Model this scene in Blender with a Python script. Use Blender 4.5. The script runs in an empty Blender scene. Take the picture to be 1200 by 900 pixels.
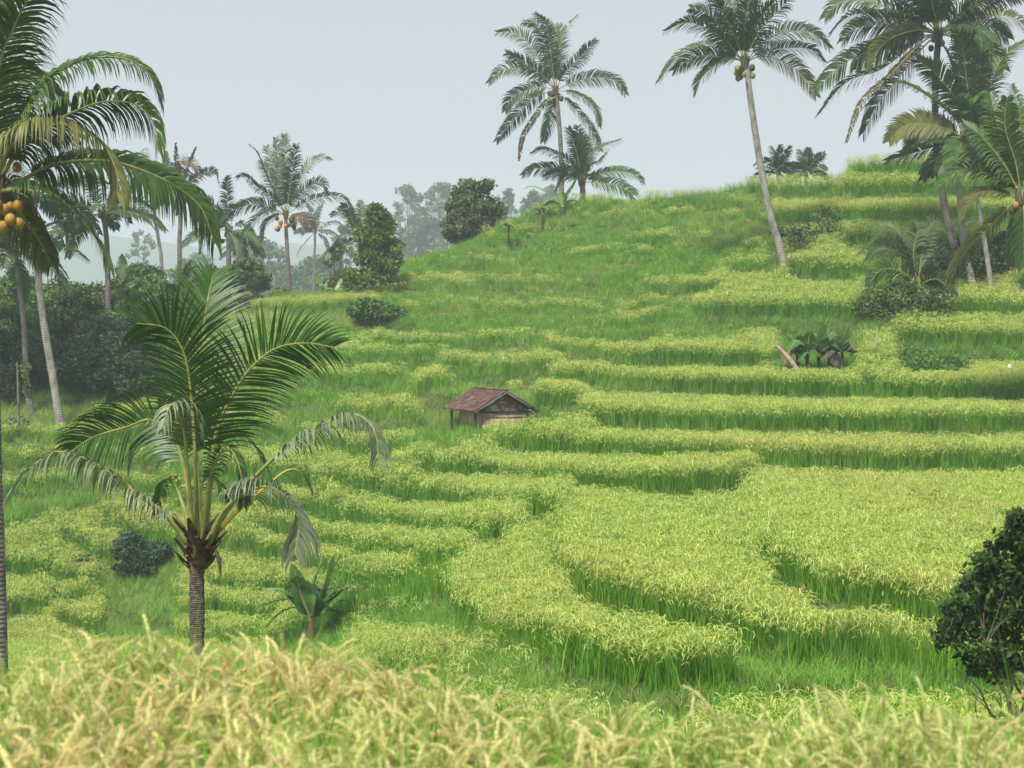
import bpy, math, random
import numpy as np
from mathutils import Vector, noise as mnoise

random.seed(7)
rng = np.random.default_rng(7)
scene = bpy.context.scene
C = scene.collection
R = math.radians

# ------------------------------------------------------------------ camera, sky, sun, exposure
F = 1900.0            # focal length in photo pixels (photo is 1200 wide)
VH = 400.0            # row of the horizon in the photo
cam = bpy.data.cameras.new('camera')
cam.sensor_width = 36.0
cam.lens = 36.0 * F / 1200.0
cam.shift_y = -(450.0 - VH) / 1200.0
cam.clip_start = 0.1
cam.clip_end = 6000.0
cam.dof.use_dof = True
cam.dof.focus_distance = 36.0
cam.dof.aperture_fstop = 3.8
camo = bpy.data.objects.new('camera', cam)
camo.rotation_euler = (R(90), 0, 0)
C.objects.link(camo)
scene.camera = camo

SUN_EL, SUN_ROT = R(56), R(205)      # rotation measured like the sky texture (clockwise from +Y)
world = bpy.data.worlds.new('World')
scene.world = world
world.use_nodes = True
wn = world.node_tree
wn.nodes.clear()
sky = wn.nodes.new('ShaderNodeTexSky')
sky.sky_type = 'NISHITA'
sky.sun_disc = False
sky.sun_elevation = SUN_EL
sky.sun_rotation = SUN_ROT
sky.air_density = 1.0
sky.dust_density = 4.0
sky.ozone_density = 1.0
mixs = wn.nodes.new('ShaderNodeMix'); mixs.data_type = 'RGBA'
mixs.inputs['Factor'].default_value = 0.90            # the even overcast veil over the blue
mixs.inputs['B'].default_value = (7.45, 7.65, 8.15, 1)
bg = wn.nodes.new('ShaderNodeBackground'); bg.inputs['Strength'].default_value = 0.051
wo = wn.nodes.new('ShaderNodeOutputWorld')
wn.links.new(sky.outputs[0], mixs.inputs['A'])
wn.links.new(mixs.outputs['Result'], bg.inputs['Color'])
wn.links.new(bg.outputs[0], wo.inputs['Surface'])

sl = bpy.data.lights.new('sun', 'SUN')
sl.energy = 3.9
sl.angle = R(10)
sl.color = (1.0, 0.96, 0.88)
so = bpy.data.objects.new('sun', sl)
d = Vector((math.sin(SUN_ROT) * math.cos(SUN_EL), math.cos(SUN_ROT) * math.cos(SUN_EL), math.sin(SUN_EL)))
so.rotation_euler = d.to_track_quat('Z', 'Y').to_euler()
so.location = (0, 0, 60)
C.objects.link(so)

scene.view_settings.view_transform = 'Standard'
scene.view_settings.look = 'None'
scene.view_settings.gamma = 1.0
scene.view_settings.exposure = 0.72
scene.cycles.max_bounces = 6
scene.cycles.diffuse_bounces = 3
scene.cycles.glossy_bounces = 2
scene.cycles.transmission_bounces = 4
scene.cycles.volume_bounces = 1
scene.cycles.transparent_max_bounces = 4
scene.cycles.use_denoising = True
scene.cycles.caustics_reflective = False
scene.cycles.caustics_refractive = False


# ------------------------------------------------------------------ helpers
def P(u, v, D):
    """point seen at photo pixel (u,v) at forward distance D"""
    return np.array(((u - 600.0) / F * D, D, (VH - v) / F * D))


def tag(o, label, cat=None, group=None, kind=None):
    o['label'] = label
    if cat: o['category'] = cat
    if group: o['group'] = group
    if kind: o['kind'] = kind
    return o


def empty(name, loc, label, cat, group=None):
    o = bpy.data.objects.new(name, None)
    o.empty_display_size = 0.3
    o.location = tuple(float(x) for x in loc)
    C.objects.link(o)
    return tag(o, label, cat, group)


class Geo:
    """collects quads/tris with a per-vertex 'var' value; builds one mesh object"""
    def __init__(self):
        self.V, self.F, self.M, self.A, self.n = [], [], [], [], 0

    def add(self, v, f, m=0, a=0.5):
        v = np.asarray(v, dtype=np.float64).reshape(-1, 3)
        f = np.asarray(f, dtype=np.int64)
        self.V.append(v)
        self.F.append(f + self.n)
        self.M.append(np.full(len(f), m, dtype=np.int32))
        self.A.append(np.broadcast_to(np.asarray(a, dtype=np.float64), (len(v),)).copy())
        self.n += len(v)

    def ribbons(self, P_, W, m=0, a=None):
        """P_ (n,k,3) centre lines, W (n,k,3) half widths"""
        n, k, _ = P_.shape
        v = np.stack((P_ - W, P_ + W), axis=2).reshape(-1, 3)
        i = np.arange(n)[:, None] * (2 * k) + np.arange(k - 1)[None, :] * 2
        f = np.stack((i, i + 1, i + 3, i + 2), axis=-1).reshape(-1, 4)
        if a is None: a = rng.random(n)
        self.add(v, f, m, np.repeat(np.asarray(a), 2 * k))

    def tube(self, pts, rad, sides=8, m=0, a=0.5, cap=True):
        pts = np.asarray(pts, float); k = len(pts)
        rad = np.broadcast_to(np.asarray(rad, float), (k,))
        T = np.gradient(pts, axis=0)
        T /= np.linalg.norm(T, axis=1)[:, None] + 1e-9
        ref = np.array((0.13, 1.0, 0.21)) if abs(T[:, 2]).mean() > .5 else np.array((0.1, 0.05, 1.0))
        A_ = np.cross(T, ref); A_ /= np.linalg.norm(A_, axis=1)[:, None] + 1e-9
        B_ = np.cross(T, A_)
        th = np.linspace(0, 2 * np.pi, sides, endpoint=False)
        v = pts[:, None, :] + rad[:, None, None] * (np.cos(th)[None, :, None] * A_[:, None, :] + np.sin(th)[None, :, None] * B_[:, None, :])
        i = np.arange(k - 1)[:, None] * sides; j = np.arange(sides)[None, :]
        f = np.stack((i + j, i + (j + 1) % sides, i + sides + (j + 1) % sides, i + sides + j), -1).reshape(-1, 4)
        self.add(v.reshape(-1, 3), f, m, a)
        if cap:
            for e, rev in ((0, 1), (k - 1, 0)):
                vv = np.vstack((v[e], pts[e][None]))
                c = sides
                ff = [(c, (q + 1) % sides, q, q) if rev else (c, q, (q + 1) % sides, q) for q in range(sides)]
                ff = [(x[0], x[1], x[2]) for x in ff]
                self.addtri(vv, ff, m, a)

    def addtri(self, v, f, m=0, a=0.5):
        f = np.asarray(f)
        self.add(v, np.column_stack((f, np.full(len(f), -1 - self.n))) if f.shape[1] == 3 else f, m, a)

    def box(self, c, ax, m=0, a=0.5):
        """c centre, ax = three half-axis vectors"""
        c = np.asarray(c, float); ax = [np.asarray(q, float) for q in ax]
        v = [c + sx * ax[0] + sy * ax[1] + sz * ax[2] for sx in (-1, 1) for sy in (-1, 1) for sz in (-1, 1)]
        f = [(0, 1, 3, 2), (4, 6, 7, 5), (0, 4, 5, 1), (2, 3, 7, 6), (0, 2, 6, 4), (1, 5, 7, 3)]
        self.add(v, f, m, a)

    def ball(self, c, r, sz=1.0, seg=10, rings=6, m=0, a=0.5, bump=0.0):
        th = np.linspace(0, np.pi, rings + 1); ph = np.linspace(0, 2 * np.pi, seg, endpoint=False)
        v = np.stack((np.sin(th)[:, None] * np.cos(ph), np.sin(th)[:, None] * np.sin(ph), np.cos(th)[:, None] * sz * np.ones(seg)), -1)
        v = v.reshape(-1, 3) * r
        if bump: v *= (1 + bump * (rng.random(len(v)) - .5))[:, None]
        i = np.arange(rings)[:, None] * seg; j = np.arange(seg)[None, :]
        f = np.stack((i + j, i + seg + j, i + seg + (j + 1) % seg, i + (j + 1) % seg), -1).reshape(-1, 4)
        self.add(v + np.asarray(c), f, m, a)

    def mesh(self, name, mats, smooth=False, origin=None):
        V = np.vstack(self.V)
        if origin is not None: V = V - np.asarray(origin)[None]
        Fq = np.vstack(self.F)
        M = np.concatenate(self.M)
        tri = Fq[:, 3] < 0
        cnt = np.where(tri, 3, 4)
        start = np.concatenate(([0], np.cumsum(cnt)[:-1]))
        loops = Fq.reshape(-1)[np.column_stack((np.ones((len(Fq), 3), bool), ~tri)).reshape(-1)]
        me = bpy.data.meshes.new(name)
        me.vertices.add(len(V)); me.vertices.foreach_set('co', V.astype(np.float32).ravel())
        me.loops.add(len(loops)); me.loops.foreach_set('vertex_index', loops.astype(np.int32))
        me.polygons.add(len(Fq)); me.polygons.foreach_set('loop_start', start.astype(np.int32))
        me.polygons.foreach_set('loop_total', cnt.astype(np.int32))
        me.polygons.foreach_set('material_index', M)
        if smooth: me.polygons.foreach_set('use_smooth', np.ones(len(Fq), bool))
        at = me.attributes.new('var', 'FLOAT', 'POINT')
        at.data.foreach_set('value', np.concatenate(self.A).astype(np.float32))
        for mt in (mats if isinstance(mats, (list, tuple)) else [mats]): me.materials.append(mt)
        me.update(calc_edges=True)
        me.validate()
        return me

    def obj(self, name, mats, parent=None, smooth=False, link=True):
        org = np.array(parent.location) if parent is not None else None
        q = parent
        if parent is not None:       # children are only translated, so add up the chain
            org = np.array(world_loc(parent))
        o = bpy.data.objects.new(name, self.mesh(name, mats, smooth, org))
        if parent is not None: o.parent = parent
        if link: C.objects.link(o)
        return o


def world_loc(o):
    p = Vector((0, 0, 0))
    while o is not None:
        p += o.location
        o = o.parent
    return p


def nrm(x):
    return x / (np.linalg.norm(x, axis=-1, keepdims=True) + 1e-9)


def spline(pts, m):
    """Catmull-Rom through the points, m samples evenly by arc length"""
    p = np.asarray(pts, float)
    p = np.vstack((2 * p[0] - p[1], p, 2 * p[-1] - p[-2]))
    out = []
    for i in range(1, len(p) - 2):
        t = np.linspace(0, 1, 12, endpoint=False)[:, None]
        a, b, c, d_ = p[i - 1], p[i], p[i + 1], p[i + 2]
        out.append(.5 * ((2 * b) + (-a + c) * t + (2 * a - 5 * b + 4 * c - d_) * t ** 2 + (-a + 3 * b - 3 * c + d_) * t ** 3))
    out = np.vstack(out + [p[-2][None]])
    s = np.concatenate(([0], np.cumsum(np.linalg.norm(np.diff(out, axis=0), axis=1))))
    q = np.linspace(0, s[-1], m)
    return np.stack([np.interp(q, s, out[:, k]) for k in range(3)], -1), s[-1]


# ------------------------------------------------------------------ materials
def new_mat(name):
    m = bpy.data.materials.new(name); m.use_nodes = True
    nt = m.node_tree; nt.nodes.clear()
    out = nt.nodes.new('ShaderNodeOutputMaterial')
    return m, nt, out


def leaf_mat(name, c1, c2, trans=0.3, rough=0.55, spec=0.25, c3=None, patch=0.0, patch_scale=0.12, rnd=0.35):
    """leaf colours c1..c2 by the per-leaf value, varied per plant; optional c3 in drifts over the ground"""
    m, nt, out = new_mat(name)
    L = nt.links.new
    at = nt.nodes.new('ShaderNodeAttribute'); at.attribute_name = 'var'
    mx = nt.nodes.new('ShaderNodeMix'); mx.data_type = 'RGBA'
    mx.inputs['A'].default_value = (*c1, 1); mx.inputs['B'].default_value = (*c2, 1)
    L(at.outputs['Fac'], mx.inputs['Factor'])
    col = mx.outputs['Result']
    oi = nt.nodes.new('ShaderNodeObjectInfo')
    if c3 is not None:
        nz = nt.nodes.new('ShaderNodeTexNoise'); nz.inputs['Scale'].default_value = patch_scale; nz.inputs['Detail'].default_value = 3
        L(oi.outputs['Location'], nz.inputs['Vector'])
        rm = nt.nodes.new('ShaderNodeMapRange'); rm.inputs[1].default_value = .42; rm.inputs[2].default_value = .66
        rm.inputs[3].default_value = 0; rm.inputs[4].default_value = patch
        L(nz.outputs['Fac'], rm.inputs[0])
        m3 = nt.nodes.new('ShaderNodeMix'); m3.data_type = 'RGBA'
        L(rm.outputs[0], m3.inputs['Factor']); L(col, m3.inputs['A']); m3.inputs['B'].default_value = (*c3, 1)
        col = m3.outputs['Result']
    hs = nt.nodes.new('ShaderNodeHueSaturation')
    mr = nt.nodes.new('ShaderNodeMapRange')
    mr.inputs[3].default_value = 1 - rnd; mr.inputs[4].default_value = 1 + rnd
    L(oi.outputs['Random'], mr.inputs[0]); L(mr.outputs[0], hs.inputs['Value']); L(col, hs.inputs['Color'])
    pb = nt.nodes.new('ShaderNodeBsdfPrincipled')
    pb.inputs['Roughness'].default_value = rough
    pb.inputs['Specular IOR Level'].default_value = spec
    tr = nt.nodes.new('ShaderNodeBsdfTranslucent')
    L(hs.outputs[0], pb.inputs['Base Color']); L(hs.outputs[0], tr.inputs['Color'])
    ms = nt.nodes.new('ShaderNodeMixShader'); ms.inputs[0].default_value = trans
    L(pb.outputs[0], ms.inputs[1]); L(tr.outputs[0], ms.inputs[2]); L(ms.outputs[0], out.inputs['Surface'])
    return m


def rough_mat(name, c1, c2, scale=8.0, stretch=(1, 1, 1), rough=0.85, bump=0.3, c3=None, detail=5, band=None):
    m, nt, out = new_mat(name)
    L = nt.links.new
    tc = nt.nodes.new('ShaderNodeTexCoord')
    mp = nt.nodes.new('ShaderNodeMapping'); mp.inputs['Scale'].default_value = stretch
    L(tc.outputs['Object'], mp.inputs['Vector'])
    nz = nt.nodes.new('ShaderNodeTexNoise'); nz.inputs['Scale'].default_value = scale; nz.inputs['Detail'].default_value = detail
    L(mp.outputs[0], nz.inputs['Vector'])
    cr = nt.nodes.new('ShaderNodeValToRGB')
    cr.color_ramp.elements[0].position = .32; cr.color_ramp.elements[0].color = (*c1, 1)
    cr.color_ramp.elements[1].position = .68; cr.color_ramp.elements[1].color = (*c2, 1)
    if c3 is not None:
        e = cr.color_ramp.elements.new(.5); e.color = (*c3, 1)
    L(nz.outputs['Fac'], cr.inputs[0])
    pb = nt.nodes.new('ShaderNodeBsdfPrincipled'); pb.inputs['Roughness'].default_value = rough
    pb.inputs['Specular IOR Level'].default_value = .2
    bp = nt.nodes.new('ShaderNodeBump'); bp.inputs['Strength'].default_value = bump; bp.inputs['Distance'].default_value = .03
    h = nz.outputs['Fac']
    colout = cr.outputs[0]
    if band is not None:       # ring scars round a trunk
        wv = nt.nodes.new('ShaderNodeTexWave'); wv.wave_type = 'BANDS'; wv.bands_direction = 'Z'
        wv.inputs['Scale'].default_value = band; wv.inputs['Distortion'].default_value = 3.0; wv.inputs['Detail'].default_value = 3
        wv.inputs['Detail Scale'].default_value = 3.0
        L(tc.outputs['Object'], wv.inputs['Vector'])
        ad = nt.nodes.new('ShaderNodeMath'); ad.operation = 'ADD'
        L(wv.outputs['Fac'], ad.inputs[0]); L(nz.outputs['Fac'], ad.inputs[1]); h = ad.outputs[0]
        mr = nt.nodes.new('ShaderNodeMapRange'); mr.inputs[3].default_value = .62; mr.inputs[4].default_value = 1.08
        L(wv.outputs['Fac'], mr.inputs[0])
        hs = nt.nodes.new('ShaderNodeHueSaturation'); L(mr.outputs[0], hs.inputs['Value']); L(cr.outputs[0], hs.inputs['Color'])
        colout = hs.outputs[0]
    L(h, bp.inputs['Height']); L(bp.outputs[0], pb.inputs['Normal'])
    L(colout, pb.inputs['Base Color']); L(pb.outputs[0], out.inputs['Surface'])
    return m


M_rice_leaf = leaf_mat('rice_leaf', (.07, .24, .012), (.23, .46, .04), .42, c3=(.32, .50, .07), patch=.35, rnd=.18)
M_rice_ear = leaf_mat('rice_ear', (.44, .57, .11), (.75, .80, .28), .38, c3=(.70, .66, .24), patch=.5, rnd=.12)
M_fore_leaf = leaf_mat('near_rice_leaf', (.10, .34, .02), (.30, .55, .07), .42, rnd=.2)
M_fore_ear = leaf_mat('near_rice_ear', (.62, .68, .23), (.88, .85, .46), .45, c3=(.92, .74, .46), patch=.65, patch_scale=1.3, rnd=.12)
M_grass = leaf_mat('bank_grass', (.10, .31, .022), (.31, .56, .08), .38, c3=(.46, .52, .17), patch=.6, patch_scale=.16, rnd=.22)
M_drygrass = leaf_mat('dry_grass', (.20, .19, .06), (.33, .27, .12), .2, rnd=.25)
M_palm = leaf_mat('palm_leaflet', (.032, .085, .018), (.11, .20, .04), .25, .45, .35, rnd=.15)
M_palm_dark = leaf_mat('palm_leaflet_dark', (.030, .075, .022), (.095, .17, .045), .22, .48, .35, rnd=.15)
M_palm_yel = leaf_mat('palm_leaflet_yellowed', (.10, .13, .03), (.26, .24, .07), .25, .5, .3, rnd=.15)
M_palm_brown = leaf_mat('palm_leaflet_withered', (.10, .065, .045), (.19, .13, .085), .1, .7, .2, rnd=.15)
M_palm_gray = leaf_mat('palm_leaflet_pale', (.10, .14, .08), (.24, .27, .17), .15, .45, .4, rnd=.1)
M_palm_young = leaf_mat('young_palm_leaflet', (.025, .085, .012), (.085, .19, .028), .28, .42, .4, rnd=.08)
M_rachis = rough_mat('frond_midrib', (.19, .22, .05), (.34, .34, .11), 6, rough=.5, bump=.1)
M_rachis_yel = rough_mat('frond_midrib_yellow', (.45, .33, .04), (.60, .42, .07), 6, rough=.5, bump=.1)
M_trunk_pale = rough_mat('palm_bark_pale', (.20, .185, .155), (.42, .40, .35), 5, (1, 1, .5), bump=.5, band=4.5)
M_trunk_grey = rough_mat('palm_bark_grey', (.11, .10, .085), (.27, .25, .22), 6, (1, 1, .5), bump=.5, band=4.0)
M_trunk_ring = rough_mat('young_palm_bark', (.07, .052, .038), (.25, .205, .155), 14, (1, 1, 2.2), bump=.8, band=11.0)
M_boot = rough_mat('leaf_base_fibre', (.045, .026, .018), (.30, .19, .13), 9, (1, 1, .3), bump=.6, c3=(.12, .065, .04))
M_boot_far = rough_mat('old_leaf_bases', (.06, .045, .03), (.16, .13, .07), 9, (1, 1, .3), bump=.6)
M_nut_y = rough_mat('coconut_husk_yellow', (.24, .14, .025), (.44, .27, .05), 5, rough=.45, bump=.1)
M_nut_g = rough_mat('coconut_husk_green', (.16, .19, .04), (.28, .30, .07), 5, rough=.45, bump=.1)
M_nut_b = rough_mat('coconut_husk_brown', (.05, .032, .022), (.12, .07, .04), 5, rough=.7, bump=.1)
M_nut_o = rough_mat('coconut_husk_orange', (.40, .15, .05), (.55, .24, .09), 5, rough=.5, bump=.1)
M_banana = leaf_mat('banana_leaf', (.04, .12, .022), (.14, .30, .06), .28, .35, .5, rnd=.1)
M_banana_lt = leaf_mat('banana_leaf_pale', (.11, .24, .07), (.26, .42, .16), .3, .4, .5, rnd=.1)
M_banana_dry = leaf_mat('banana_leaf_dry', (.07, .055, .045), (.17, .14, .12), .1, .8, .1, rnd=.1)
M_bstem = rough_mat('banana_stem', (.03, .028, .02), (.10, .085, .055), 6, (1, 1, .3), bump=.3)
M_bstem_red = rough_mat('banana_stem_red', (.10, .035, .025), (.20, .09, .06), 6, (1, 1, .3), bump=.3)
M_bark = rough_mat('tree_bark', (.07, .055, .04), (.17, .14, .11), 6, (1, 1, .3), bump=.6)
M_log = rough_mat('broken_trunk_wood', (.26, .17, .11), (.52, .40, .29), 8, (1, 1, .4), bump=.5)
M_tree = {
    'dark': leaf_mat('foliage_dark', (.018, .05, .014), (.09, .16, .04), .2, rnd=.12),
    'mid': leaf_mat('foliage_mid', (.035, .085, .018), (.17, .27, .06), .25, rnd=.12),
    'blue': leaf_mat('foliage_blue_green', (.035, .09, .045), (.18, .31, .17), .2, rnd=.12),
    'gold': leaf_mat('foliage_golden', (.06, .11, .016), (.24, .31, .04), .25, rnd=.1),
    'brown': leaf_mat('foliage_olive', (.05, .06, .02), (.20, .20, .07), .2, rnd=.12),
    'bright': leaf_mat('foliage_bright', (.06, .15, .02), (.17, .30, .05), .3, rnd=.12),
    'shrub': leaf_mat('foliage_coffee_shrub', (.02, .055, .022), (.10, .19, .08), .1, .6, .25, rnd=.1),
    'soft': leaf_mat('foliage_soft_blue', (.07, .19, .055), (.20, .38, .15), .25, rnd=.1),
    'near': leaf_mat('foliage_near_shrub', (.012, .035, .008), (.07, .15, .025), .2, .55, .25, rnd=.1),
}


def ground_mat(name):
    m, nt, out = new_mat(name)
    L = nt.links.new
    tc = nt.nodes.new('ShaderNodeTexCoord')
    nz = nt.nodes.new('ShaderNodeTexNoise'); nz.inputs['Scale'].default_value = .8; nz.inputs['Detail'].default_value = 8
    L(tc.outputs['Object'], nz.inputs['Vector'])
    cr = nt.nodes.new('ShaderNodeValToRGB')
    els = cr.color_ramp.elements
    els[0].position = .3; els[0].color = (.045, .085, .016, 1)
    els[1].position = .72; els[1].color = (.13, .10, .055, 1)
    e = els.new(.55); e.color = (.06, .115, .022, 1)
    L(nz.outputs['Fac'], cr.inputs[0])
    n2 = nt.nodes.new('ShaderNodeTexNoise'); n2.inputs['Scale'].default_value = 9; n2.inputs['Detail'].default_value = 6
    L(tc.outputs['Object'], n2.inputs['Vector'])
    bp = nt.nodes.new('ShaderNodeBump'); bp.inputs['Strength'].default_value = .7; bp.inputs['Distance'].default_value = .08
    L(n2.outputs['Fac'], bp.inputs['Height'])
    pb = nt.nodes.new('ShaderNodeBsdfPrincipled'); pb.inputs['Roughness'].default_value = .95
    pb.inputs['Specular IOR Level'].default_value = .1
    L(bp.outputs[0], pb.inputs['Normal']); L(cr.outputs[0], pb.inputs['Base Color']); L(pb.outputs[0], out.inputs['Surface'])
    return m


M_ground = ground_mat('soil_and_turf')

# ------------------------------------------------------------------ the land: distance of the slope along each line of sight
TV = np.array([830, 760, 700, 640, 560, 500, 460, 430, 400, 370, 340, 300, 260, 230, 180], float)
TU = np.array([-500, 0, 200, 400, 500, 650, 800, 1000, 1200, 1700], float)
TD = np.array([
    [48, 52, 56, 59.5, 63, 66, 70, 75, 82, 91, 101, 115, 130, 145, 165],
    [48, 52, 56, 59.5, 63, 66, 70, 75, 82, 91, 101, 115, 130, 145, 165],
    [46, 50.5, 54.5, 58, 62, 65, 69, 73, 79, 87, 97, 110, 125, 140, 160],
    [38, 43.5, 47.5, 51, 55, 58.5, 63, 67, 72.5, 80, 92, 105, 118, 130, 150],
    [27, 35, 40, 45, 51, 55, 60, 64.5, 69.5, 76, 83, 92, 99, 106, 120],
    [21.8, 26.4, 29.6, 35.5, 47, 52, 57, 61.5, 66, 71, 76, 83, 89, 94, 102],
    [21.8, 25.7, 28.2, 33, 45, 50.5, 56.5, 60, 63.5, 67, 70.5, 75.5, 80, 84, 90],
    [21.8, 25.7, 28.2, 33, 45, 50, 56, 59.5, 61.5, 64, 66.5, 70, 73, 76, 79],
    [21.8, 25.7, 28.2, 33, 45, 50, 56, 59.5, 61.5, 64, 66.5, 70, 73, 76, 79],
    [21.8, 25.7, 28.2, 33, 45, 50, 56, 59.5, 61.5, 64, 66.5, 70, 73, 76, 79]], float)


def dist(u, v):
    u = np.clip(u, TU[0], TU[-1]); v = min(max(v, TV[-1]), TV[0])
    col = np.array([np.interp(u, TU, TD[:, k]) for k in range(len(TV))])
    return float(np.interp(-v, -TV, col))


# front edges of the terraces: (points, crop, bank height, taper in px).  crops: R ripe rice, S sparse rice in grass, Y young green rice, G grass
E = []
def edge(pts, crop='R', bank=.7, taper=26, gap=.22):
    E.append((np.array(pts, float), crop, bank, taper, gap))

# lower left fields
edge([(-500, 790), (0, 775), (300, 790), (500, 800)], 'R', .4)
edge([(60, 731), (100, 746), (140, 751), (230, 760), (330, 764), (400, 768)], 'R', .5, 14)
edge([(-500, 722), (7, 722), (60, 716), (112, 702)], 'R', .7, 12)
edge([(130, 712), (169, 728), (205, 727), (260, 722), (330, 730)], 'R', .5, 10)
edge([(-500, 672), (0, 672), (40, 677), (66, 666)], 'R', .6, 8)
edge([(48, 680), (85, 688), (150, 700)], 'R', .5, 10)
edge([(60, 615), (85, 645), (120, 662), (150, 668)], 'R', .5, 8)
edge([(118, 610), (150, 628), (190, 640), (240, 648)], 'R', .6, 12)
edge([(235, 690), (300, 703), (350, 700)], 'R', .5, 12)
edge([(240, 645), (300, 652), (345, 660), (425, 686), (450, 692), (484, 690)], 'R', .6, 14)
edge([(-500, 618), (0, 614), (60, 600), (130, 585)], 'G', .7, 14)
edge([(-500, 585), (0, 580), (100, 570), (230, 590), (300, 600)], 'S', .6)
edge([(200, 556), (300, 566), (390, 574)], 'R', .6)
edge([(-500, 550), (0, 548), (120, 545), (230, 548)], 'S', .6)
edge([(-500, 520), (60, 520), (130, 517), (230, 520)], 'S', .4)
edge([(140, 500), (190, 492), (250, 505), (330, 510)], 'R', .5, 10)
edge([(300, 625), (345, 630), (380, 642), (425, 650), (470, 657), (506, 666), (552, 664)], 'R', .7, 14)
edge([(270, 590), (340, 600), (380, 610), (440, 618), (500, 630), (560, 636), (612, 635)], 'R', .7, 14)
edge([(388, 566), (398, 570), (440, 582), (500, 591), (560, 599), (620, 606), (668, 605)], 'R', .7, 10)
edge([(486, 552), (494, 556), (560, 564), (626, 571), (710, 577), (800, 578), (850, 573), (885, 566)], 'R', .75, 10)
edge([(365, 530), (420, 535), (480, 533)], 'R', .5, 12)
# centre and right fields
edge([(380, 735), (420, 720), (470, 706), (530, 702)], 'Y', .3, 10)
edge([(380, 770), (430, 762), (500, 772), (560, 790)], 'S', .3, 10)
edge([(524, 700), (545, 735), (580, 758), (620, 773), (667, 786), (733, 803), (800, 812), (860, 806), (930, 800), (1060, 800), (1700, 800)], 'R', .9, 6, 2.2)
edge([(652, 655), (660, 685), (683, 702), (717, 718), (767, 732), (817, 745), (883, 767), (950, 780), (1033, 787), (1080, 785)], 'R', .8, 5, 1.7)
edge([(893, 655), (905, 670), (967, 707), (1033, 719), (1093, 735), (1250, 750), (1700, 750)], 'R', .8, 4, 1.6)
edge([(574, 526), (583, 529), (650, 533), (720, 539), (800, 542), (900, 547), (1000, 550), (1700, 550)], 'R', .75, 8)
edge([(601, 472), (640, 475), (684, 475)], 'R', .7, 5)
edge([(683, 494), (720, 500), (800, 503), (1000, 506), (1200, 505), (1700, 505)], 'R', .8, 5)
edge([(644, 450), (720, 456), (800, 460), (900, 464), (1050, 466), (1700, 467)], 'R', .8, 6)
edge([(704, 423), (760, 428), (905, 430)], 'R', .8, 6)
edge([(900, 438), (1010, 436)], 'G', .3, 6, 1.7)
edge([(1048, 402), (1100, 405), (1700, 407)], 'R', 1.3, 5)
edge([(1106, 368), (1150, 370), (1700, 371)], 'R', .6, 5)
edge([(813, 368), (900, 371), (1012, 371)], 'R', 1.2, 6)
edge([(1010, 395), (1050, 392)], 'G', .5, 10)
edge([(1188, 340), (1250, 342), (1700, 342)], 'R', .7, 5)
edge([(845, 318), (918, 320)], 'S', .7, 6)
edge([(920, 322), (1012, 324)], 'R', .9, 4)
edge([(986, 286), (1050, 290), (1200, 290), (1700, 290)], 'R', .8, 5)
edge([(905, 262), (960, 258), (1110, 256), (1700, 256)], 'R', .8, 14)
edge([(878, 229), (960, 230), (1110, 229), (1700, 229)], 'R', .9, 4)
edge([(994, 206), (1100, 205), (1700, 204)], 'R', .5, 4)
# the grassy left half of the hill
edge([(441, 331), (500, 336), (556, 344)], 'R', .6, 10)
edge([(520, 436), (600, 440), (660, 438)], 'R', .8, 10)
edge([(486, 459), (520, 462), (560, 461)], 'R', .8, 8)
edge([(396, 492), (440, 494), (486, 493)], 'R', 1.5, 10)
edge([(640, 415), (680, 416), (712, 416)], 'S', .7, 8)
edge([(706, 388), (740, 391), (768, 390)], 'R', .8, 8)
edge([(725, 340), (800, 345), (848, 343)], 'R', .7, 8)
edge([(580, 372), (650, 366), (700, 370)], 'S', .5, 16)
edge([(440, 405), (500, 410), (560, 405), (640, 402)], 'S', .6, 20)
edge([(400, 375), (470, 380), (560, 384), (680, 388)], 'G', 1.1, 20)
edge([(470, 355), (540, 360), (640, 350), (720, 360)], 'G', 1.1, 20)
edge([(540, 330), (620, 325), (700, 330), (790, 325), (840, 330)], 'G', 1.2, 20)
edge([(520, 306), (600, 303), (680, 308), (760, 302), (850, 303)], 'G', 1.2, 20)
edge([(560, 284), (640, 282), (720, 286), (800, 282), (860, 288)], 'G', 1.2, 20)
edge([(610, 262), (700, 260), (800, 263), (890, 258)], 'G', 1.1, 20)
edge([(200, 440), (300, 445), (400, 450), (470, 448)], 'S', .6, 24)
edge([(250, 470), (330, 472), (390, 470)], 'G', .6, 24)
edge([(340, 420), (430, 425), (520, 420)], 'S', .6, 24)
edge([(330, 395), (400, 392), (450, 395)], 'G', .5, 24)
edge([(300, 370), (380, 366), (440, 362)], 'R', .4, 20)
edge([(770, 400), (810, 402), (880, 400)], 'G', .5, 12)
edge([(-500, 470), (0, 470), (120, 470)], 'G', .3, 24)
edge([(690, 500), (600, 512), (540, 513)][::-1], 'G', .1, 10)

hr = random.Random(11)
vv = 246.0
while vv < 402:
    u_ = 430 + hr.random() * 60 + max(0, 330 - vv) * 1.1
    end = 800 if vv > 330 else 880
    while u_ < end - 60:
        ln_ = 90 + 160 * hr.random()
        u2 = min(end, u_ + ln_)
        w_ = [(u_ + (u2 - u_) * q / 4, vv + hr.uniform(-4, 4) + 4 * math.sin(u_ * .02 + q)) for q in range(5)]
        edge(w_, 'S' if hr.random() < .55 else 'G', .8, 22)
        u_ = u2 + 8 + 25 * hr.random()
    vv += 13.5
CREST_U = [-500, 200, 400, 450, 480, 520, 560, 600, 640, 700, 800, 850, 880, 990, 1000, 1200, 1700]
CREST_V = [380, 365, 345, 322, 307, 300, 282, 263, 245, 237, 236, 232, 221, 219, 198, 196, 196]


def hill_top(u):
    return 92 + 16 * mnoise.noise(Vector((u * .006, 3.3, 0))) + 5 * mnoise.noise(Vector((u * .03, 1.3, 0)))


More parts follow.
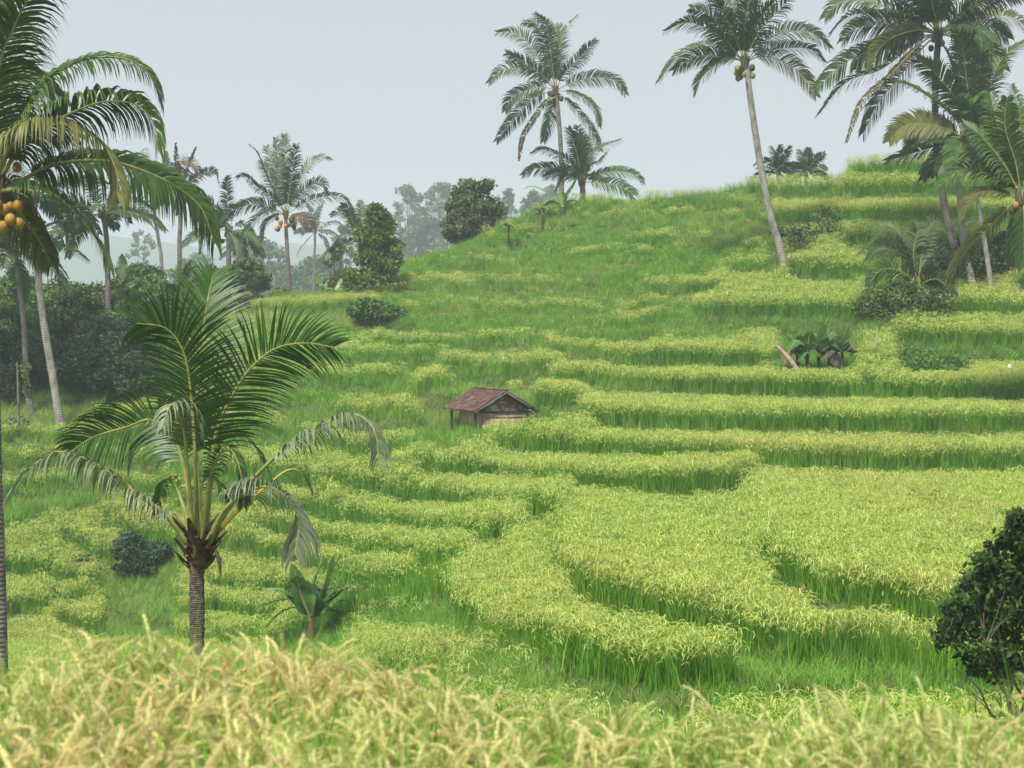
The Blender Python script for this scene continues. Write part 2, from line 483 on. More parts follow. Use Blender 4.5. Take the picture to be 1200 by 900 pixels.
def column(u):
    """height profile and crops along one line of sight"""
    act = []
    vc = float(np.interp(u, CREST_U, CREST_V))
    for pts, crop, bank, tp, gap in E:
        if pts[0, 0] <= u <= pts[-1, 0]:
            v = float(np.interp(u, pts[:, 0], pts[:, 1]))
            if v < vc + 4: continue
            w = min(1.0, (u - pts[0, 0]) / tp, (pts[-1, 0] - u) / tp)
            act.append((v, crop, bank * max(w, 0), gap if w > .3 else .1))
    act.sort(key=lambda q: -q[0])
    Y = [18.0, 20.0]; Z = [-5.3, -5.25]
    tr = [(18.0, 'S' if 425 < u < 820 else 'R', .1)]
    for v, crop, b, gap in act:
        D = dist(u, v); z = (VH - v) / F * D
        if D < Y[-1] + .45: continue
        rp = .18 + .30 * b
        b = max(0, min(b, z - Z[-1] + (.35 if gap > 1.5 else .25)))
        yf = max(D - rp, Y[-1] + .1)
        Y += [yf, D]; Z += [max(z - b, min(Z[-1] - (.16 if gap > 1.5 else 0), z)), z]
        tr.append((yf, 'B', gap)); tr.append((D, crop, gap))
    D = max(dist(u, vc), Y[-1] + .6); z = (VH - vc) / F * D
    Y.append(D); Z.append(z)
    yc = D
    for dy, dz in ((2, -.1), (6, -1.0), (16, -5), (60, -17)):
        Y.append(D + dy); Z.append(z + dz)
    Y += [250, 350, 420, 700, 1100, 1450, 1800, 2600]; Z += [-8, 7, 2, -25, 20, hill_top(u), 60, -30]
    return np.array(Y), np.array(Z), tr, yc


UC = np.arange(-500, 1701, 5.0)
YR = np.concatenate((np.arange(18, 62, .2), np.arange(62, 112, .3), np.arange(112, 300, 6), np.arange(300, 2000, 40), [2600]))
cols = [column(u) for u in UC]
H = np.stack([np.interp(YR, c[0], c[1]) for c in cols])          # (cols, rows)
Hs = H.copy(); Hs[1:-1] = .25 * H[:-2] + .5 * H[1:-1] + .25 * H[2:]
H = Hs


def height(x, y):
    u = 600 + x / y * F
    fu = np.clip((u - UC[0]) / 5.0, 0, len(UC) - 1.001)
    i = np.floor(fu).astype(int); a = fu - i
    r = np.clip(np.searchsorted(YR, y) - 1, 0, len(YR) - 2)
    b = (y - YR[r]) / (YR[r + 1] - YR[r])
    return (H[i, r] * (1 - a) + H[i + 1, r] * a) * (1 - b) + (H[i, r + 1] * (1 - a) + H[i + 1, r + 1] * a) * b


def ground_z(x, y):
    if y < 18: return float(near_z(np.array([x]), np.array([y]))[0])
    return float(height(np.array([x]), np.array([y]))[0])


g = Geo()
XX = ((UC[:, None] - 600) / F) * YR[None, :]
YY = np.broadcast_to(YR[None, :], XX.shape)
bump = (rng.random(XX.shape) - .5) * .05
v = np.stack((XX, YY, H + bump), -1).reshape(-1, 3)
nr = len(YR)
i = np.arange(len(UC) - 1)[:, None] * nr; j = np.arange(nr - 1)[None, :]
g.add(v, np.stack((i + j, i + nr + j, i + nr + j + 1, i + j + 1), -1).reshape(-1, 4))
terrain = g.obj('terrain', M_ground, smooth=True)
tag(terrain, 'terraced green hillside with a valley and blue hills behind', kind='structure')

# near field the camera looks across
def near_edge(x):
    return 7.75 + .35 * np.sin(x * .9 + 2.6) - .45 * np.exp(-((x - .15) / .9) ** 2) + .08 * np.sin(x * 5)


def near_z(x, y):
    e = near_edge(x) + .1
    t = np.clip((y - e) / (18.6 - e), 0, 1)
    return -2.62 + (-5.34 + 2.62) * np.clip(t * 1.5, 0, 1) ** .8


gx = np.arange(-30, 30.1, .5); gy = np.concatenate((np.arange(-12, 5, 1.0), np.arange(5, 18.9, .3)))
GX, GY = np.meshgrid(gx, gy, indexing='ij')
v = np.stack((GX, GY, near_z(GX, GY) + (rng.random(GX.shape) - .5) * .04), -1).reshape(-1, 3)
g = Geo()
i = np.arange(len(gx) - 1)[:, None] * len(gy); j = np.arange(len(gy) - 1)[None, :]
g.add(v, np.stack((i + j, i + len(gy) + j, i + len(gy) + j + 1, i + j + 1), -1).reshape(-1, 4))
o = g.obj('ground', M_ground, smooth=True)
tag(o, 'soil of the near rice field sloping down to the valley', kind='structure')


# ------------------------------------------------------------------ plants that nobody could count: clumps copied by geometry nodes
def clump_collection(name, meshes):
    col = bpy.data.collections.new(name)
    for k, me in enumerate(meshes):
        o = bpy.data.objects.new('%s_%02d' % (name, k), me)
        col.objects.link(o)
    return col


def scatter(name, pts, rot, scl, idx, col, label):
    me = bpy.data.meshes.new(name)
    me.vertices.add(len(pts)); me.vertices.foreach_set('co', pts.astype(np.float32).ravel())
    a = me.attributes.new('rot', 'FLOAT_VECTOR', 'POINT'); a.data.foreach_set('vector', rot.astype(np.float32).ravel())
    a = me.attributes.new('scl', 'FLOAT_VECTOR', 'POINT'); a.data.foreach_set('vector', scl.astype(np.float32).ravel())
    a = me.attributes.new('idx', 'INT', 'POINT'); a.data.foreach_set('value', idx.astype(np.int32))
    o = bpy.data.objects.new(name, me); C.objects.link(o)
    ng = bpy.data.node_groups.new(name, 'GeometryNodeTree')
    ng.interface.new_socket('Geometry', in_out='INPUT', socket_type='NodeSocketGeometry')
    ng.interface.new_socket('Geometry', in_out='OUTPUT', socket_type='NodeSocketGeometry')
    N = ng.nodes.new; L = ng.links.new
    gi, go = N('NodeGroupInput'), N('NodeGroupOutput')
    ip = N('GeometryNodeInstanceOnPoints')
    ci = N('GeometryNodeCollectionInfo'); ci.inputs['Collection'].default_value = col
    ci.inputs['Separate Children'].default_value = True; ci.inputs['Reset Children'].default_value = True
    def na(n, t):
        q = N('GeometryNodeInputNamedAttribute'); q.data_type = t; q.inputs['Name'].default_value = n
        return q.outputs['Attribute']
    e2r = N('FunctionNodeEulerToRotation')
    L(na('rot', 'FLOAT_VECTOR'), e2r.inputs[0]); L(e2r.outputs[0], ip.inputs['Rotation'])
    L(na('scl', 'FLOAT_VECTOR'), ip.inputs['Scale']); L(na('idx', 'INT'), ip.inputs['Instance Index'])
    ip.inputs['Pick Instance'].default_value = True
    L(gi.outputs[0], ip.inputs['Points']); L(ci.outputs[0], ip.inputs['Instance']); L(ip.outputs[0], go.inputs[0])
    md = o.modifiers.new('copies', 'NODES'); md.node_group = ng
    return tag(o, label, kind='stuff')


def blades(g, n, h, spread, lean, w, m=0, seg=4, curl=.35, hvar=.25):
    ang = rng.random(n) * 2 * np.pi
    base = np.stack((rng.normal(0, spread, n), rng.normal(0, spread, n), np.zeros(n)), -1)
    out = np.stack((np.cos(ang), np.sin(ang), np.zeros(n)), -1)
    hh = h * (1 - hvar + 2 * hvar * rng.random(n))
    t = np.linspace(0, 1, seg)
    ln = lean * (.3 + rng.random(n)) * hh
    P_ = base[:, None, :] + out[:, None, :] * (ln[:, None] * t[None] ** 1.8)[..., None]
    z = hh[:, None] * (t[None] - curl * rng.random(n)[:, None] * t[None] ** 3)
    P_[..., 2] += z
    sd = np.stack((-np.sin(ang), np.cos(ang), np.zeros(n)), -1)
    tw = rng.random(n) * np.pi
    sd = sd * np.cos(tw)[:, None] + out * np.sin(tw)[:, None]
    W = sd[:, None, :] * (w * (1 - t[None] ** 1.5 * .93))[..., None] * (.7 + .6 * rng.random(n))[:, None, None]
    g.ribbons(P_, W, m)


def ears(g, n, h, spread, length, w, m=1, seg=6):
    """drooping ears: a stalk up to h, then an arc over and down"""
    ang = rng.random(n) * 2 * np.pi
    out = np.stack((np.cos(ang), np.sin(ang), np.zeros(n)), -1)
    b = np.stack((rng.normal(0, spread, n), rng.normal(0, spread, n), h * (1.0 - .45 * rng.random(n) ** 1.6)), -1)
    L = length * (.75 + .5 * rng.random(n))
    t = np.linspace(0, 1, seg)
    arc = 1.7 + 1.15 * rng.random(n)                   # how far it bends over
    th = np.pi / 2 - .12 - arc[:, None] * np.clip((t[None] - .08) / .62, 0, 1)
    dx = np.cumsum(np.cos(th), axis=1) / seg; dz = np.cumsum(np.sin(th), axis=1) / seg
    P_ = b[:, None, :] + out[:, None, :] * (dx * L[:, None])[..., None]
    P_[..., 2] += dz * L[:, None]
    prof = np.array([.25, .7, 1, 1.0, .85, .3])
    sd = np.stack((-np.sin(ang), np.cos(ang), np.zeros(n)), -1)
    a = rng.random(n)
    g.ribbons(P_, sd[:, None, :] * (w * prof)[None, :, None], m, a)
    Wv = np.zeros_like(P_); Wv[..., 2] = w * prof * .8; Wv += out[:, None, :] * (w * prof * .5)[None, :, None]
    g.ribbons(P_, Wv, m, a)


rice = []
for k in range(8):
    g = Geo()
    blades(g, 24, .80, .075, .22, .006, 0, curl=.15)
    blades(g, 5, .55, .07, .7, .007, 0)
    ears(g, 30, .72, .10, .20, .0062, 1)
    rice.append(g.mesh('rice_clump', [M_rice_leaf, M_rice_ear]))
for k in range(3):     # green rice with hardly any ears
    g = Geo()
    blades(g, 34, .74, .08, .22, .007, 0)
    ears(g, 1, .7, .06, .2, .009, 1)
    rice.append(g.mesh('green_rice_clump', [M_rice_leaf, M_rice_ear]))
col_rice = clump_collection('rice_clumps', rice)

grs = []
for k in range(5):
    g = Geo()
    blades(g, 34, .34, .13, .75, .007, 0, seg=3, hvar=.45)
    grs.append(g.mesh('grass_clump', [M_grass, M_drygrass]))
for k in range(2):
    g = Geo()
    blades(g, 34, .55, .12, .6, .007, 0, seg=4, hvar=.4)
    blades(g, 5, .7, .1, .4, .004, 1, seg=3)
    grs.append(g.mesh('grass_clump', [M_grass, M_drygrass]))
for k in range(2):
    g = Geo()
    blades(g, 12, .30, .12, 1.2, .007, 1, seg=3, hvar=.4)
    blades(g, 12, .26, .13, .9, .007, 0, seg=3, hvar=.4)
    grs.append(g.mesh('dry_grass_clump', [M_grass, M_drygrass]))
col_grass = clump_collection('grass_clumps', grs)


def crop_at(u, y):
    c = cols[int(min(max(round((u - UC[0]) / 5.0), 0), len(UC) - 1))]
    tr = c[2]
    k = 0
    for q in range(len(tr)):
        if tr[q][0] <= y: k = q
        else: break
    nxt = tr[k + 1][0] if k + 1 < len(tr) else c[3]
    gap = tr[k + 1][2] if k + 1 < len(tr) else 0
    return tr[k][1], y - tr[k][0], nxt - y, c[3], gap


# spots kept clear of rice: around the hut, along the cut, the shrubs
def cleared(u, v, y):
    if 118 < u < 212 and 50.5 < y < 57.5: return True
    if 322 < u < 412 and 40.5 < y < 46: return True
    if 505 < u < 575 and 51.0 < y < 60: return True
    if 575 <= u < 632 and 51.9 < y < 58: return True
    return False


def jitter_points(step, y0, y1, u0, u1):
    out = []
    y = y0
    while y < y1:
        x0 = (u0 - 600) / F * y; x1 = (u1 - 600) / F * y
        n = int((x1 - x0) / step)
        xs = x0 + (np.arange(n) + .5) * step + rng.normal(0, step * .22, n)
        ys = y + rng.normal(0, step * .22, n)
        out.append(np.stack((xs, ys), -1))
        y += step
    return np.vstack(out)


rp, gp = [], []
pts = jitter_points(.235, 18.9, 100, -190, 1390)
uu = 600 + pts[:, 0] / pts[:, 1] * F
zz = height(pts[:, 0], pts[:, 1])
pn = np.array([mnoise.noise(Vector((p[0] * .35, p[1] * .35, 0))) for p in pts])
pn2 = np.array([mnoise.noise(Vector((p[0] * 1.1, p[1] * 1.1, 5))) for p in pts])
rr = rng.random(len(pts))
for k in range(len(pts)):
    u, y = uu[k], pts[k, 1]
    crop, din, dout, yc, gap = crop_at(u, y)
    if y > yc + 1.0 or crop == 'B' or (y > 66.5 and u < 125): continue
    v = VH - zz[k] / y * F
    if cleared(u, v, y): continue
    if crop in 'RSY' and dout < gap + .12 * pn2[k]: continue
    if crop == 'R':
        if pn2[k] < -.42 and rr[k] < .6: continue
        hgt = 1.0
        far = (v < 470 and u < 780) or (v < 545 and u < 520)
        if far and din > 1.3 + .9 * pn[k]: continue
        if far and rr[k] < .25 + .5 * max(0, pn[k]): 
            continue
        ix = int(rr[k] * 997) % 8
        if pn[k] > .30 and rr[k] < .5 and v > 470: ix = 8 + int(rr[k] * 997) % 3
        rp.append((pts[k, 0], y, zz[k], hgt, ix))
    elif crop == 'Y':
        rp.append((pts[k, 0], y, zz[k], .95, 8 + int(rr[k] * 997) % 3 if rr[k] < .93 else 1))
    elif crop in 'SG' and v < 480 and din < 1.1 and rng.random() < .62 and not (crop == 'S' and rr[k] < .3):
        rp.append((pts[k, 0], y, zz[k], .62 + .12 * pn2[k], 8 + int(rr[k] * 997) % 3))
    elif crop == 'S':
        if rr[k] < (.20 + .35 * pn[k]) + (.42 if din < .55 else -.08):
            rp.append((pts[k, 0], y, zz[k], .85, int(rr[k] * 997) % 8))
rp = np.array(rp)
n = len(rp)
tilt = rng.normal(0, .10, (n, 2))
wind = .07
rot = np.column_stack((tilt[:, 0], tilt[:, 1] + wind, rng.random(n) * 6.28))
s = 1.0 + .10 * (rng.random(n) - .5) * 2
hv = rp[:, 3] * s * (1 + .10 * np.array([mnoise.noise(Vector((p[0] * .8, p[1] * .8, 9))) for p in rp]))
scatter('rice_crop', rp[:, :3], rot, np.column_stack((s * 1.15, s * 1.15, hv)), rp[:, 4], col_rice,
        'ripening yellow green rice covering the hillside terraces')
print('rice clumps', n)

pts = jitter_points(.27, 18.2, 112, -190, 1390)
uu = 600 + pts[:, 0] / pts[:, 1] * F
zz = height(pts[:, 0], pts[:, 1])
pn = np.array([mnoise.noise(Vector((p[0] * .25, p[1] * .25, 3))) for p in pts])
rr = rng.random(len(pts))
for k in range(len(pts)):
    u, y = uu[k], pts[k, 1]
    crop, din, dout, yc, gap = crop_at(u, y)
    if y > yc + 2.5: continue
    v = VH - zz[k] / y * F
    if crop == 'B':
        reps = 3
    elif crop in 'GS' : reps = 2
    elif crop in 'RY' and (dout < gap + .1 or cleared(u, v, y) or (y > 66.5 and u < 125)): reps = 2
    elif crop == 'R' and ((v < 470 and u < 780) or (v < 545 and u < 520)): reps = 1 if din < 1.2 else 2
    else: continue
    for q in range(reps):
        x = pts[k, 0] + rng.normal(0, .07); yy = y + rng.normal(0, .07)
        z = ground_z(x, yy) if reps > 1 and crop == 'B' else zz[k]
        dry = rr[k] > (.91 if crop != 'B' else .62)
        small = crop == 'B' or (y < 56 and crop != 'G')
        ix = (7 + q % 2) if dry else (int(rr[k] * 997 + q) % 5 if rng.random() < .75 - .6 * pn[k] else 5 + q % 2)
        gp.append((x, yy, z - .02, .75 if small else .85 + .35 * pn[k], ix))
gp = np.array(gp); n = len(gp)
rot = np.column_stack((rng.normal(0, .12, (n, 2)), rng.random(n) * 6.28))
s = gp[:, 3] * (1 + .25 * (rng.random(n) - .5))
scatter('grass', gp[:, :3], rot, np.column_stack((s * 1.1, s * 1.1, s)), gp[:, 4], col_grass,
        'fresh green grass growing on the terrace banks and the upper hill')
print('grass clumps', n)


# near rice: ears with separate grains
def grain_ear(g, base, ang, L, arc0, m=1):
    seg = 9
    out = np.array((math.cos(ang), math.sin(ang), 0)); sd = np.array((-math.sin(ang), math.cos(ang), 0))
    t = np.linspace(0, 1, seg)
    th = np.pi / 2 - arc0 * t * 1.15
    pts = base + np.cumsum(np.stack([np.cos(q) * out + np.sin(q) * np.array((0, 0, 1)) for q in th]), axis=0) * (L / seg)
    W = np.broadcast_to(sd * .0013, pts.shape)[None]
    g.ribbons(pts[None], W, m, [rng.random()])
    n = 110
    ti = rng.random(n) * .92 + .08
    c = np.stack([np.interp(ti, t, pts[:, q]) for q in range(3)], -1)
    tg = nrm(np.stack([np.interp(ti, t, np.gradient(pts[:, q])) for q in range(3)], -1))
    ra = rng.random(n) * 2 * np.pi
    B1 = nrm(np.cross(tg, sd + .01)); B2 = np.cross(tg, B1)
    rad = nrm(B1 * np.cos(ra)[:, None] + B2 * np.sin(ra)[:, None])
    off = .010 * rng.random(n) * (1 - .6 * ti)
    dirs = nrm(tg + rad * .26 + np.array((0, 0, -.15)))
    p0 = c + rad * off[:, None]
    k = np.linspace(0, 1, 4)
    Pn = p0[:, None, :] + dirs[:, None, :] * (k * .013)[None, :, None]
    wd = nrm(np.cross(dirs, rad + .01)) * .0028
    prof = np.array([.2, 1, .9, .05])
    a = np.clip(rng.normal(.5, .3, n), 0, 1)
    g.ribbons(Pn, wd[:, None, :] * prof[None, :, None], m, a)
    g.ribbons(Pn, np.cross(dirs, nrm(wd))[:, None, :] * .0026 * prof[None, :, None], m, a)
    # awns
    Pa = p0[:, None, :] + dirs[:, None, :] * (np.array([.012, .03, .05]))[None, :, None]
    g.ribbons(Pa, wd[:, None, :] * np.array([.09, .07, .02])[None, :, None], m, np.minimum(a + .4, 1))


near = []
for k in range(7):
    g = Geo()
    blades(g, 28, .98, .065, .24, .006, 0, seg=7, curl=.15)
    blades(g, 6, .75, .05, .7, .007, 0, seg=7, curl=.6)
    for q in range(12):
        b = np.array((rng.normal(0, .05), rng.normal(0, .05), .70 + .18 * rng.random()))
        grain_ear(g, b, rng.random() * 6.28, .17 + .08 * rng.random(), .5 + 1.5 * rng.random() ** .8)
    near.append(g.mesh('near_rice_clump', [M_fore_leaf, M_fore_ear]))
g = Geo(); blades(g, 22, 1.0, .06, .25, .008, 0, seg=7, curl=.15)
near.append(g.mesh('near_rice_leaves', [M_fore_leaf, M_fore_ear]))
col_near = clump_collection('near_rice_clumps', near)
fp = []
for y in np.arange(4.4, 8.6, .165):
    for x in np.arange(-4.6, 4.6, .165):
        xx = x + rng.normal(0, .035); yy = y + rng.normal(0, .035)
        if yy > near_edge(xx): continue
        ix = rng.integers(0, 7) if rng.random() > .10 else 7
        fp.append((xx, yy, -2.63 + .10 / (1 + math.exp((xx + .75) * 6)) - .10 * math.exp(-((xx - .7) / .8) ** 2) + .03, 1.0 + .05 * rng.normal() + .06 * mnoise.noise(Vector((xx * 1.5, yy * 1.5, 0))), ix))
fp = np.array(fp); n = len(fp)
rot = np.column_stack((rng.normal(0, .11, n), rng.normal(.05, .11, n), rng.random(n) * 6.28))
scatter('near_rice_crop', fp[:, :3], rot, np.column_stack((fp[:, 3], fp[:, 3], fp[:, 3])), fp[:, 4], col_near,
        'dense ripe rice with drooping yellow ears in the near field')
print('near clumps', n)


# ------------------------------------------------------------------ palms
def frond(g, pts, leaf=.75, n=42, w=.022, droop=.8, petiole=.2, roll=0.0, vee=.25, fwd=.55, m=0, mr=1, rr_=.022, raggy=.12, seg=5, face=0.0):
    p, L = spline(pts, 30)
    T = nrm(np.gradient(p, axis=0))
    up = np.array((0, 0, 1.0))
    S = np.cross(T, up)
    bad = np.linalg.norm(S, axis=1) < .18
    if bad.any():
        gd = ~bad
        ref = S[gd].mean(axis=0) if gd.any() else np.array((1.0, 0, 0))
        S[bad] = ref
    S = nrm(S)
    for q in range(1, 30):
        if np.dot(S[q], S[q - 1]) < 0: S[q] = -S[q]
    S = nrm(S - (S * T).sum(1)[:, None] * T)
    if face:
        S2 = nrm(np.cross(T, np.array((0, 1.0, 0))))
        for q in range(30):
            if np.dot(S2[q], S[q]) < 0 and q == 0: S2 = -S2
        S = nrm(S * (1 - face) + S2 * face)
    N = np.cross(S, T)
    if N[10:20, 2].mean() < 0: N = -N
    cr_, sr_ = math.cos(roll), math.sin(roll)
    S, N = S * cr_ + N * sr_, N * cr_ - S * sr_
    tt = np.linspace(0, 1, 30)
    rad = rr_ * (1 - .85 * tt)
    g.tube(p, rad, 5, mr, rng.random(), cap=False)
    for side in (-1, 1):
        ti = petiole + (1 - petiole) * (np.arange(n) + .5 + rng.normal(0, .18, n)) / n
        ti = np.clip(ti, petiole, 1)
        if raggy: ti = ti[rng.random(n) > raggy]
        q = len(ti)
        def at(A): return np.stack([np.interp(ti, tt, A[:, c]) for c in range(3)], -1)
        b, Tq, Sq, Nq = at(p), nrm(at(T)), nrm(at(S)), nrm(at(N))
        x = (ti - petiole) / (1 - petiole)
        ll = leaf * (np.interp(x, [0, .15, .4, .7, .9, 1], [.55, .85, 1, .85, .55, .38])) * (.9 + .2 * rng.random(q))
        fw = fwd + .75 * x ** 2
        d0 = nrm(Sq * side + Tq * fw[:, None] + Nq * vee + rng.normal(0, .07, (q, 3)))
        P_ = [b]; dcur = d0
        dr = droop * (.75 + .5 * rng.random(q))
        for s_ in range(seg - 1):
            P_.append(P_[-1] + dcur * (ll / (seg - 1))[:, None])
            dcur = nrm(dcur + np.array((0, 0, -1.0)) * (dr * 1.25 / (seg - 1))[:, None] * (.6 + .5 * s_))
        P_ = np.stack(P_, 1)
        wd = nrm(np.cross(d0, Nq))
        # a leaflet is a folded strip: tilt the width a little out of the plane
        wd = nrm(wd + Nq * .45 * side)
        prof = np.interp(np.linspace(0, 1, seg), [0, .2, .6, 1], [.55, 1, .85, .08])
        g.ribbons(P_, wd[:, None, :] * (w * prof)[None, :, None], m, np.clip(rng.normal(.45, .25, q), 0, 1))


def nuts(parent, c, n, r, spread, mats):
    for k in range(n):
        g = Geo()
        a = rng.random() * 6.28
        q = c + np.array((math.cos(a) * spread, math.sin(a) * spread, -.1 - rng.random() * spread * 1.3))
        g.ball(q, r * (.85 + .3 * rng.random()), 1.2, 12, 8, bump=.02)
        g.obj('coconut', mats[k % len(mats)], parent, smooth=True)


def trunk_obj(parent, pts, r0, r1, mat, sides=12, swell=.35):
    p, L = spline(pts, max(14, int(12)))
    t = np.linspace(0, 1, len(p))
    rad = r0 + (r1 - r0) * t
    rad = rad * (1 + swell * np.exp(-t * 14)) * (1 + rng.normal(0, .02, len(p)))
    g = Geo(); g.tube(p, rad, sides)
    return g.obj('trunk', mat, parent, smooth=True)


def fill_fronds(c, n, L, el0, el1, az0=0.0, az1=2 * math.pi, arch=.9):
    """frond curves for the sides of a crown the photo does not pin down"""
    out = []
    for k in range(n):
        az = az0 + (az1 - az0) * (k + rng.random() * .8) / n
        el = el0 + (el1 - el0) * rng.random()
        ll = L * (.85 + .25 * rng.random())
        d_ = np.array((math.cos(az) * math.cos(el), math.sin(az) * math.cos(el), math.sin(el)))
        pts = [c]; q = np.array(c, float); seg = 5
        for s_ in range(seg):
            q = q + d_ * ll / seg
            pts.append(q.copy())
            d_ = nrm(d_ + np.array((0, 0, -1)) * arch * (.10 + .10 * s_) * (1.1 if el > .9 else 1))
        out.append(np.array(pts))
    return out


def make_palm(name, label, group, base, trunk_px, D, crown, fronds, rt=.16, trunk_mat=None, leaf=.7, n=34, w=.03, droop=.8,
              mat=None, fill=0, fill_L=3.5, fill_el=(-.2, 1.2), nut=None, scatter_depth=1.2, rrad=.028, fill_az=(0, 6.283), roll=.5, boot=True, seg=4, petiole=.15, arch=.9):
    """trunk_px: photo pixels bottom to top at distance D; fronds: dicts or point lists traced from the photo"""
    mat = mat or M_palm_dark
    b = P(base[0], base[1], D)
    root = empty(name, b, label, 'palm tree', group)
    tp = [P(u, v, D) for u, v in trunk_px]
    if tp:
        tp.append(P(crown[0], crown[1], D) + np.array((0, 0, .05)))
        trunk_obj(root, tp, rt, rt * .72, trunk_mat or M_trunk_grey)
    c = P(crown[0], crown[1], D)
    allf = []
    for fr in fronds:
        if not isinstance(fr, dict): fr = {'p': fr}
        pp = fr['p']
        dt = fr.get('dy', rng.uniform(-scatter_depth, scatter_depth))
        k = len(pp)
        pts3 = [c + np.array((0, 0, 0))] if not fr.get('free') else []
        for q, (u, v) in enumerate(pp):
            tq = (q + 1) / k
            pts3.append(P(u, v, D + dt * tq))
        allf.append((np.array(pts3), fr))
    for pts3 in (fill_fronds(c, fill, fill_L, fill_el[0], fill_el[1], fill_az[0], fill_az[1], arch) if fill else []):
        allf.append((pts3, {}))
    for pts3, fr in allf:
        g = Geo()
        mm = fr.get('m', mat)
        frond(g, pts3, fr.get('leaf', leaf), int(fr.get('n', n) * 2.0), fr.get('w', w) * .92, fr.get('droop', droop) * 1.6, fr.get('pet', petiole), fr.get('roll', rng.uniform(-roll, roll)),
              m=0, mr=1, rr_=rrad, raggy=fr.get('rag', .14), seg=seg, vee=fr.get('vee', .2), fwd=fr.get('fwd', .55), face=fr.get('face', rng.uniform(.2, .7)))
        g.obj('frond', [mm, fr.get('mr', M_rachis)], root)
    if boot:
        g = Geo()
        for k in range(9):
            a = k / 9 * 6.28 + rng.random() * .3
            o_ = np.array((math.cos(a), math.sin(a), 0)) * rt * .7
            g.tube([c + o_ * .8 + (0, 0, -.22), c + o_ * 1.2 + (0, 0, 0), c + o_ * 1.6 + (0, 0, .3)], [rt * .4, rt * .3, rt * .1], 6, a=rng.random())
        g.obj('leaf_bases', M_boot_far, root)
    if nut:
        nuts(root, c + np.array((0, 0, -.05)), nut[0], nut[1], nut[2], nut[3])
    return root


G_palm = 'coconut palms on and behind the terraces'

# young coconut palm in front, its fronds traced one by one
DY = 22.0
base = P(230, 640, DY); gz = ground_z(base[0], DY)
root = empty('young_coconut_palm', (base[0], DY, gz), 'short young coconut palm with ringed brown trunk and big arching fronds', 'palm tree', G_palm)
tb = np.array((base[0], DY, gz - .1)); tt_ = P(231, 655, DY)
p_, _ = spline([tb, (tb + tt_) / 2 + np.array((.0, 0, 0)), tt_], 60)
tq = np.linspace(0, 1, 60)
g = Geo(); g.tube(p_ + rng.normal(0, .003, p_.shape), (.118 - .022 * tq) * (1 + rng.normal(0, .05, 60)), 16)
g.obj('trunk', M_trunk_ring, root, smooth=False)
YM = [M_palm_young]
young = [
    dict(p=[(232, 650), (230, 590), (228, 520), (222, 445), (213, 408), (193, 384), (160, 379)], dy=-.5, leaf=.95, n=74, face=.9, roll=.25, droop=.35, vee=.1, pet=.42, fwd=.45),
    dict(p=[(236, 650), (232, 560), (229, 500), (234, 420), (241, 365), (246, 338), (250, 322)], dy=.7, leaf=.90, n=70, face=.9, roll=-.2, droop=.25, vee=.15, pet=.40, fwd=.7, mr=M_rachis),
    dict(p=[(240, 640), (246, 570), (254, 505), (279, 452), (300, 425), (326, 407), (360, 402), (390, 407)], dy=-.4, leaf=.86, n=70, face=.9, roll=-.25, droop=.35, vee=.1, pet=.38, fwd=.45),
    dict(p=[(218, 634), (196, 606), (168, 584), (120, 548), (82, 531), (58, 533), (28, 556), (10, 582)], dy=-.8, leaf=.74, n=56, roll=.15, droop=1.7, pet=.22, vee=.15, m=M_palm_gray, rag=.25),
    dict(p=[(240, 640), (262, 604), (290, 568), (340, 520), (388, 493), (416, 486), (438, 503), (444, 538)], dy=-.9, leaf=.62, n=54, roll=-.2, droop=1.5, pet=.48, vee=.1, m=M_palm_gray, rag=.3),
    dict(p=[(246, 634), (258, 606), (275, 586), (304, 571), (330, 577), (350, 606), (346, 650)], dy=-1.3, leaf=.72, n=64, roll=.2, droop=1.5, pet=.40, m=M_palm_gray, rag=.1),
    dict(p=[(242, 640), (272, 605), (304, 577), (335, 552), (352, 553), (362, 570)], dy=.5, leaf=.42, n=24, droop=1.1, pet=.62, mr=M_rachis_yel, rag=.3),
    dict(p=[(226, 630), (220, 570), (205, 515), (178, 492), (150, 500), (110, 512), (82, 530)], dy=.6, leaf=.85, n=60, face=.7, roll=.4, droop=.8, pet=.40, rag=.05),
    dict(p=[(226, 630), (222, 570), (216, 510), (207, 474), (198, 478), (190, 500)], dy=-1.0, leaf=.52, n=26, droop=2.2, pet=.62, m=M_palm_gray, rag=.1),
    dict(p=[(240, 620), (248, 560), (256, 515), (275, 506), (298, 522), (310, 545)], dy=.9, leaf=.45, n=30, droop=1.2, pet=.50, rag=.25),
    dict(p=[(238, 620), (246, 560), (262, 525), (276, 536), (284, 566), (285, 592)], dy=-.6, leaf=.36, n=34, droop=1.3, pet=.45, rag=.0),
    dict(p=[(224, 625), (214, 590), (200, 560), (190, 575), (184, 600)], dy=.8, leaf=.30, n=20, droop=1.4, pet=.5, rag=.2),
    dict(p=[(234, 630), (232, 590), (240, 560), (255, 565), (266, 590)], dy=1.0, leaf=.34, n=20, droop=1.2, pet=.4, rag=.2),
]
cY = P(231, 660, DY)
